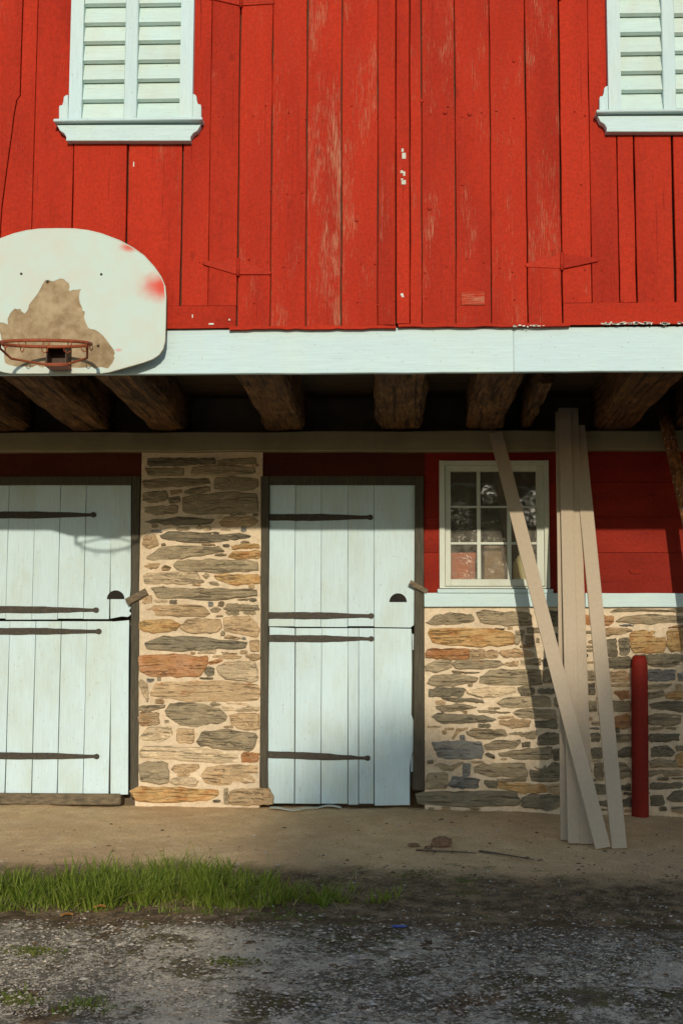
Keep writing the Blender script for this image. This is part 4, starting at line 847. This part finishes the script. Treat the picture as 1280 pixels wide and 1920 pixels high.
# ================================================================ GRASS, LITTER, SMALL THINGS ON THE GROUND
def blades(name, spots, label, cat):
    V, F = [], []
    for (x, y, h, wd, lean, az, curl) in spots:
        z = gtop(x, y) - .008; d = np.array([math.cos(az), math.sin(az)]); s = np.array([-d[1], d[0]]) * wd; k = len(V); n = 4
        for i in range(n + 1):
            t = i / n; off = lean * t + curl * t * t; up = h * (t - .28 * abs(curl) / max(h, .01) * t * t * t); ww = (1 - t) ** .6 if i < n else 0
            c = (x + d[0] * off, y + d[1] * off, z + up)
            if i < n: V.append((c[0] - s[0] * ww, c[1] - s[1] * ww, c[2])); V.append((c[0] + s[0] * ww, c[1] + s[1] * ww, c[2] + .001))
            else: V.append(c)
        for i in range(n - 1): F.append((k + 2 * i, k + 2 * i + 1, k + 2 * i + 3, k + 2 * i + 2))
        F.append((k + 2 * n - 2, k + 2 * n - 1, k + 2 * n))
    me = bpy.data.meshes.new(name); me.from_pydata(V, [], F); me.polygons.foreach_set('use_smooth', [True] * len(F)); o = link(name, me, M['grass']); tag(o, label, cat, kind='stuff'); return o
sp = []
def tuft(px, py, n, hmax, spread, wd=.0052):
    c = G(px, py)
    for _ in range(n):
        an = random.uniform(0, 6.283); r = abs(random.gauss(0, spread)); h = hmax * random.uniform(.35, 1.0)
        sp.append((c.x + r * math.cos(an), c.y + r * math.sin(an) * .8, h, wd * random.uniform(.6, 1.25), h * random.uniform(.05, .6), an + random.uniform(-.9, .9), h * random.uniform(.05, .75)))
for _ in range(240):
    px = random.uniform(-180, 520); py = random.uniform(1652, 1702) + (6 if px < 200 else 0); hm = .19 if px > 120 else .14
    if px > 430: hm *= .8
    tuft(px, py, random.randint(12, 30), hm * random.uniform(.5, 1.15), .05)
for px, py, n, h in ((525, 1690, 40, .13), (552, 1680, 50, .13), (575, 1692, 36, .12), (598, 1690, 60, .15), (622, 1682, 40, .12), (605, 1700, 30, .10), (640, 1690, 24, .11), (660, 1668, 10, .08), (702, 1692, 26, .09), (722, 1690, 30, .10), (745, 1680, 12, .08), (455, 1650, 30, .13), (300, 1640, 50, .15), (330, 1638, 40, .15), (20, 1878, 40, .05), (45, 1872, 20, .05), (130, 1898, 46, .06), (160, 1892, 60, .07), (190, 1900, 30, .06), (225, 1895, 16, .06), (355, 1850, 18, .03)):
    tuft(px, py, n, h, .035, .0038)
for _ in range(60): tuft(random.uniform(-60, 480), random.uniform(1698, 1716), random.randint(4, 12), random.uniform(.03, .08), .03, .004)
for _ in range(46):                                      # thin seed stalks
    c = G(random.uniform(120, 520), random.uniform(1625, 1680)); h = random.uniform(.15, .27); sp.append((c.x, c.y, h, .0013, h * .2, random.uniform(0, 6.28), h * .35))
blades('grass', sp, 'long green grass growing along the drip line below the overhang', 'grass')
dry = []
for _ in range(260):
    c = G(random.gauss(280, 220), random.uniform(1635, 1712)); h = random.uniform(.04, .13); dry.append((c.x, c.y, h, .0022, h * random.uniform(.3, 1.2), random.uniform(0, 6.28), h * .8))
GM = M['grass']; M['grass'] = m_leaf('dry_straw', (.36, .27, .12), (.50, .40, .20), .3)
blades('dry_straw', dry, 'pale dead straw mixed through the green grass', 'straw'); M['grass'] = GM
def bits(name, n, region, smin, smax, mat, label, cat, flat=.5):
    V, F = [], []
    for _ in range(n):
        px, py = region(); c = G(px, py); s = random.uniform(smin, smax) * (1 if random.random() < .85 else 1.9); k = len(V); an = random.uniform(0, 6.28)
        z = gtop(c.x, c.y) + (.018 if c.y < -2.72 else .0); el = random.uniform(.6, 1.6)
        for dx, dy, dz in ((1, 0, 0), (.2, .9, 0), (-1, .2, 0), (-.1, -.8, 0), (.1, .1, flat * random.uniform(.6, 1.3))):
            x, y = dx * s * el, dy * s; V.append((c.x + x * math.cos(an) - y * math.sin(an), c.y + x * math.sin(an) + y * math.cos(an), z - .002 + dz * s))
        F += [(k, k + 1, k + 4), (k + 1, k + 2, k + 4), (k + 2, k + 3, k + 4), (k + 3, k, k + 4)]
    me = bpy.data.meshes.new(name); me.from_pydata(V, [], F); o = link(name, me, mat); tag(o, label, cat, kind='stuff')
bits('pebbles', 5200, lambda: (random.uniform(-20, 1300), 1515 + 400 * random.random() ** .8), .0022, .0078, M['pebble'], 'pale pebbles and grit scattered over the dirt and concrete', 'pebbles')
bits('gravel', 7000, lambda: (random.uniform(-20, 1300), 1712 + 205 * random.random()), .0035, .0085, m_leaf('mixed_gravel', (.11, .09, .065), (.64, .54, .40), 0.0), 'loose mixed gravel on the worn concrete', 'gravel', .45)
bits('moss', 1800, lambda: (lambda q: (random.gauss(q[0], q[2]), random.gauss(q[1], 5)))(random.choice(((515, 1722, 26), (655, 1728, 20), (560, 1716, 40), (780, 1640, 30), (870, 1655, 12), (430, 1812, 34), (60, 1790, 30), (30, 1885, 26)))), .003, .008, m_leaf('moss_tufts', (.055, .075, .012), (.15, .15, .03), .1), 'low dark green moss in patches at the edge of the concrete', 'moss', .7)
bits('soil_crumbs', 5200, lambda: (random.uniform(-20, 1300) if random.random() < .45 else random.uniform(640, 1300), random.gauss(1690, 60) if random.random() < .7 else random.uniform(1530, 1915)), .0025, .009, M['chip'], 'dark soil crumbs and litter along the edge of the concrete', 'litter')
bits('dry_leaf_bits', 170, lambda: (random.uniform(-20, 1300), random.gauss(1690, 70)), .006, .014, M['deadleaf'], 'bits of dry brown leaf lying on the ground', 'leaf litter', .25)
def twig(pts, r, label):
    P3 = []
    for a, b_ in pts:
        c = G(a, b_); P3.append(Vector((c.x, c.y, gtop(c.x, c.y) + r + (.018 if c.y < -2.7 else .003))))
    o = tube('twig', P3, [r * (1 - .6 * i / (len(P3) - 1)) for i in range(len(P3))], M['bark'], None, 6); tag(o, label, 'twig', 'twigs on the ground')
twig([(780, 1598), (820, 1600), (860, 1601), (892, 1603)], .006, 'thin twig beside the dirt clod')
twig([(898, 1599), (925, 1602), (950, 1606), (975, 1610), (1000, 1614)], .007, 'longer dark twig between the dirt clod and the boards')
twig([(1190, 1745), (1215, 1755), (1238, 1764), (1255, 1770)], .005, 'dark twig lying on the concrete at the far right')
twig([(925, 1681), (950, 1682), (970, 1680)], .004, 'short pale twig on the dark soil strip')
def clod(px, py, s, name, mat, label, cat, group=None, zf=.7):
    c = G(px, py); bm = bmesh.new(); bmesh.ops.create_icosphere(bm, subdivisions=3, radius=1.0)
    for v in bm.verts:
        k = 1 + .42 * mnoise.fractal(v.co * 1.7 + Vector((px, 0, 0)), 1.0, 2.0, 4); v.co = Vector((v.co.x * s * 1.2 * k, v.co.y * s * k, v.co.z * s * zf * k))
    me = bpy.data.meshes.new(name); bm.to_mesh(me); bm.free(); o = link(name, me, mat, None, (c.x, c.y, gtop(c.x, c.y) + s * zf * .55)); tag(o, label, cat, group); return o
M['clod'] = m_plain('clod_soil', (.17, .095, .05), (.28, .17, .095), 60, .9, .008)
clod(828, 1588, .052, 'dirt_clod', M['clod'], 'larger lump of brown dirt before the stone wall', 'dirt clod', 'dirt clods')
clod(775, 1588, .026, 'dirt_clod', M['clod'], 'smaller lump of brown dirt left of the larger one', 'dirt clod', 'dirt clods', .5)
clod(803, 1592, .020, 'dirt_clod', M['clod'], 'smallest crumbled lump of dirt next to the larger one', 'dirt clod', 'dirt clods', .5)
# curled strip of pale material below the middle door
V, F = [], []; n = 26
for i in range(n + 1):
    t = i / n; c = G(506 + 134 * t, 1517 + 4 * math.sin(t * 5) + (3 * t)); z = gtop(c.x, c.y) + .006 + .010 * abs(math.sin(t * 9 + .4)); wd = .022 + .012 * math.sin(t * 7 + 1)
    for s_, dz in ((-1, 0), (0, .006), (1, .001)): V.append((c.x, c.y + s_ * wd, z + dz))
    for s_, dz in ((1, -.003), (0, .002), (-1, -.004)): V.append((c.x, c.y + s_ * wd, z + dz))
for i in range(n):
    for j in range(6): F.append((i * 6 + j, i * 6 + (j + 1) % 6, i * 6 + 6 + (j + 1) % 6, i * 6 + 6 + j))
F.append(tuple(range(6))); F.append(tuple(range(n * 6, n * 6 + 6)))
o = mesh('pale_strip', V, F, M['sash']); tag(o, 'crumpled pale strip lying on the dirt below the middle door', 'strip')
# blue scrap
c = G(748, 1748); V, F = [], []
for j in range(5):
    for i in range(7): V.append((c.x + (i - 3) * .011 + .004 * math.sin(j * 2), c.y + (j - 2) * .014 * (1 - .12 * abs(i - 3)), gtop(c.x, c.y) + .022 + .006 * abs(math.sin(i * 1.7 + j))))
F = [(j * 7 + i, j * 7 + i + 1, j * 7 + i + 8, j * 7 + i + 7) for j in range(4) for i in range(6)]
k = len(V); V += [(a, b_, z - .003) for a, b_, z in V]; F += [tuple(q + k for q in f[::-1]) for f in F]
o = mesh('blue_scrap', V, F, m_plain('blue_plastic', (.05, .10, .38), (.08, .16, .5), 30, .5)); tag(o, 'small scrap of blue plastic lying on the concrete', 'litter')
for i, (px, py) in enumerate(((187, 1712), (125, 1728))):
    c = G(px, py); V, F = [], []
    for j in range(9):
        t = j / 8; w_ = .012 * math.sin(math.pi * min(max(t, .04), .96)); zz = gtop(c.x, c.y) + .020 + .005 * math.sin(t * 3)
        for s_ in (-1, 0, 1): V.append((c.x + (t - .5) * .055, c.y + s_ * w_ + .02 * (t - .5), zz + abs(s_) * .008))
    F = [(j * 3 + q, j * 3 + q + 1, j * 3 + q + 4, j * 3 + q + 3) for j in range(8) for q in (0, 1)]
    k = len(V); V += [(a, b_, z - .0012) for a, b_, z in V]; F += [tuple(q + k for q in f[::-1]) for f in F]
    o = mesh('fallen_leaf', V, F, m_plain('yellow_leaf', (.36, .19, .05), (.25, .11, .03), 40)); tag(o, ('yellow curled leaf at the front edge of the grass', 'brown fallen leaf on the concrete below the grass')[i], 'leaf', 'fallen leaves')

# ================================================================ TREES ACROSS THE YARD (behind the viewer): they shade the low right and show in the panes
def top_v(u): return np.interp(u, [-6, -2.2, -1.7, -1.4, -1.15, -.95, -.75, -.5, -.36, -.18, 0, .2, .45, .9, 1.15, 1.4, 1.7, 2.2, 3.2, 5, 8], [-2.3, -2.3, -2.2, -1.25, -2.2, -1.4, -2.3, -2.0, .1, .45, .6, .45, -.1, -.05, .15, .5, .95, 1.1, 1.1, .8, .6])
def tree(xt, yt, rx, nleaf, label, seed, hbase=1.6, dens=1.0):
    r_ = np.random.default_rng(seed); dist = -yt; t = empty('tree', (xt, yt, float(gz(0, yt)))); tag(t, label, 'tree', 'trees across the yard')
    g0 = WL[t.name].z; uc = xt + SUN_K * dist; H = float(top_v(uc)) + SUN_T * dist
    tr, trr = [Vector((xt + .15 * math.sin(i * .9 + seed), yt + .1 * math.cos(i * .7), g0 - .2 + (H * .93 - g0) * i / 8)) for i in range(9)], [.32 * (1 - .11 * i) for i in range(9)]
    tk = tube('trunk', tr, trr, M['bark'], t, 10)
    for k in range(14):
        i = r_.integers(3, 8); p = tr[i]; an = r_.uniform(0, 6.28); L = rx * r_.uniform(.5, .95) * (1 - .06 * i)
        tube('limb', [p, p + Vector((math.cos(an) * L * .5, math.sin(an) * L * .5, .5)), p + Vector((math.cos(an) * L, math.sin(an) * L, 1.3))], [trr[i] * .5, trr[i] * .3, .02], M['bark'], tk, 6)
    # leaf clumps filling the crown under its uneven top
    nc = int(nleaf / 36); C = []
    while len(C) < nc:
        x = xt + r_.uniform(-1, 1) * rx; y = yt + r_.uniform(-1, 1) * rx * .7; e = 1 - ((x - xt) / rx) ** 2 * .35 - ((y - yt) / (rx * .7)) ** 2 * .35
        if e < .2: continue
        tp = float(top_v(x + SUN_K * dist)) + SUN_T * (-y) - .30 + (.3 if x + SUN_K * dist < -.6 else .2) * mnoise.noise(Vector((x * 1.3, y * .5, seed)))
        z = tp - 1.1 * r_.random() ** 1.2 if r_.random() < .45 else hbase + (tp - hbase) * r_.random()
        if 6.3 < z < tp - 1.1 and mnoise.noise(Vector((x * 2.4, 3.3, z * 2.4))) > -.05: continue
        C.append((x, y, z))
    C = np.array(C); idx = r_.integers(0, nc, nleaf); Pn = C[idx] + r_.normal(0, 1, (nleaf, 3)) * np.array([.24, .42, .15])
    A = r_.normal(0, 1, (nleaf, 3)); A /= np.linalg.norm(A, axis=1)[:, None]; Bv = r_.normal(0, 1, (nleaf, 3)); Bv -= A * (A * Bv).sum(1)[:, None]; Bv /= np.linalg.norm(Bv, axis=1)[:, None]
    s = r_.uniform(.07, .13, nleaf)[:, None]; V = np.stack([Pn - A * s, Pn + Bv * s * .55, Pn + A * s, Pn - Bv * s * .55], 1).reshape(-1, 3) - np.array(WL[t.name])
    me = bpy.data.meshes.new('crown'); me.vertices.add(len(V)); me.vertices.foreach_set('co', V.ravel()); me.loops.add(len(V)); me.loops.foreach_set('vertex_index', np.arange(len(V), dtype=np.int32))
    me.polygons.add(nleaf); me.polygons.foreach_set('loop_start', np.arange(0, len(V), 4, dtype=np.int32)); me.update(calc_edges=True)
    link('crown', me, M['leaves'], t, WL[t.name])
TD = 40.0
def tx(u): return u - SUN_K * TD
tree(tx(2.6), -TD, 3.2, 40000, 'tallest leafy tree across the yard, mirrored in the window', 1)
tree(tx(-.4), -TD + 1.5, 2.4, 22000, 'lower leafy tree across the yard, just left of the tallest', 2)
tree(tx(-4.2), -TD - 1, 3.0, 20000, 'low leafy tree at the left end of the row across the yard', 3)
tree(tx(7.4), -TD + 1, 3.2, 30000, 'leafy tree at the right end of the row across the yard', 4)
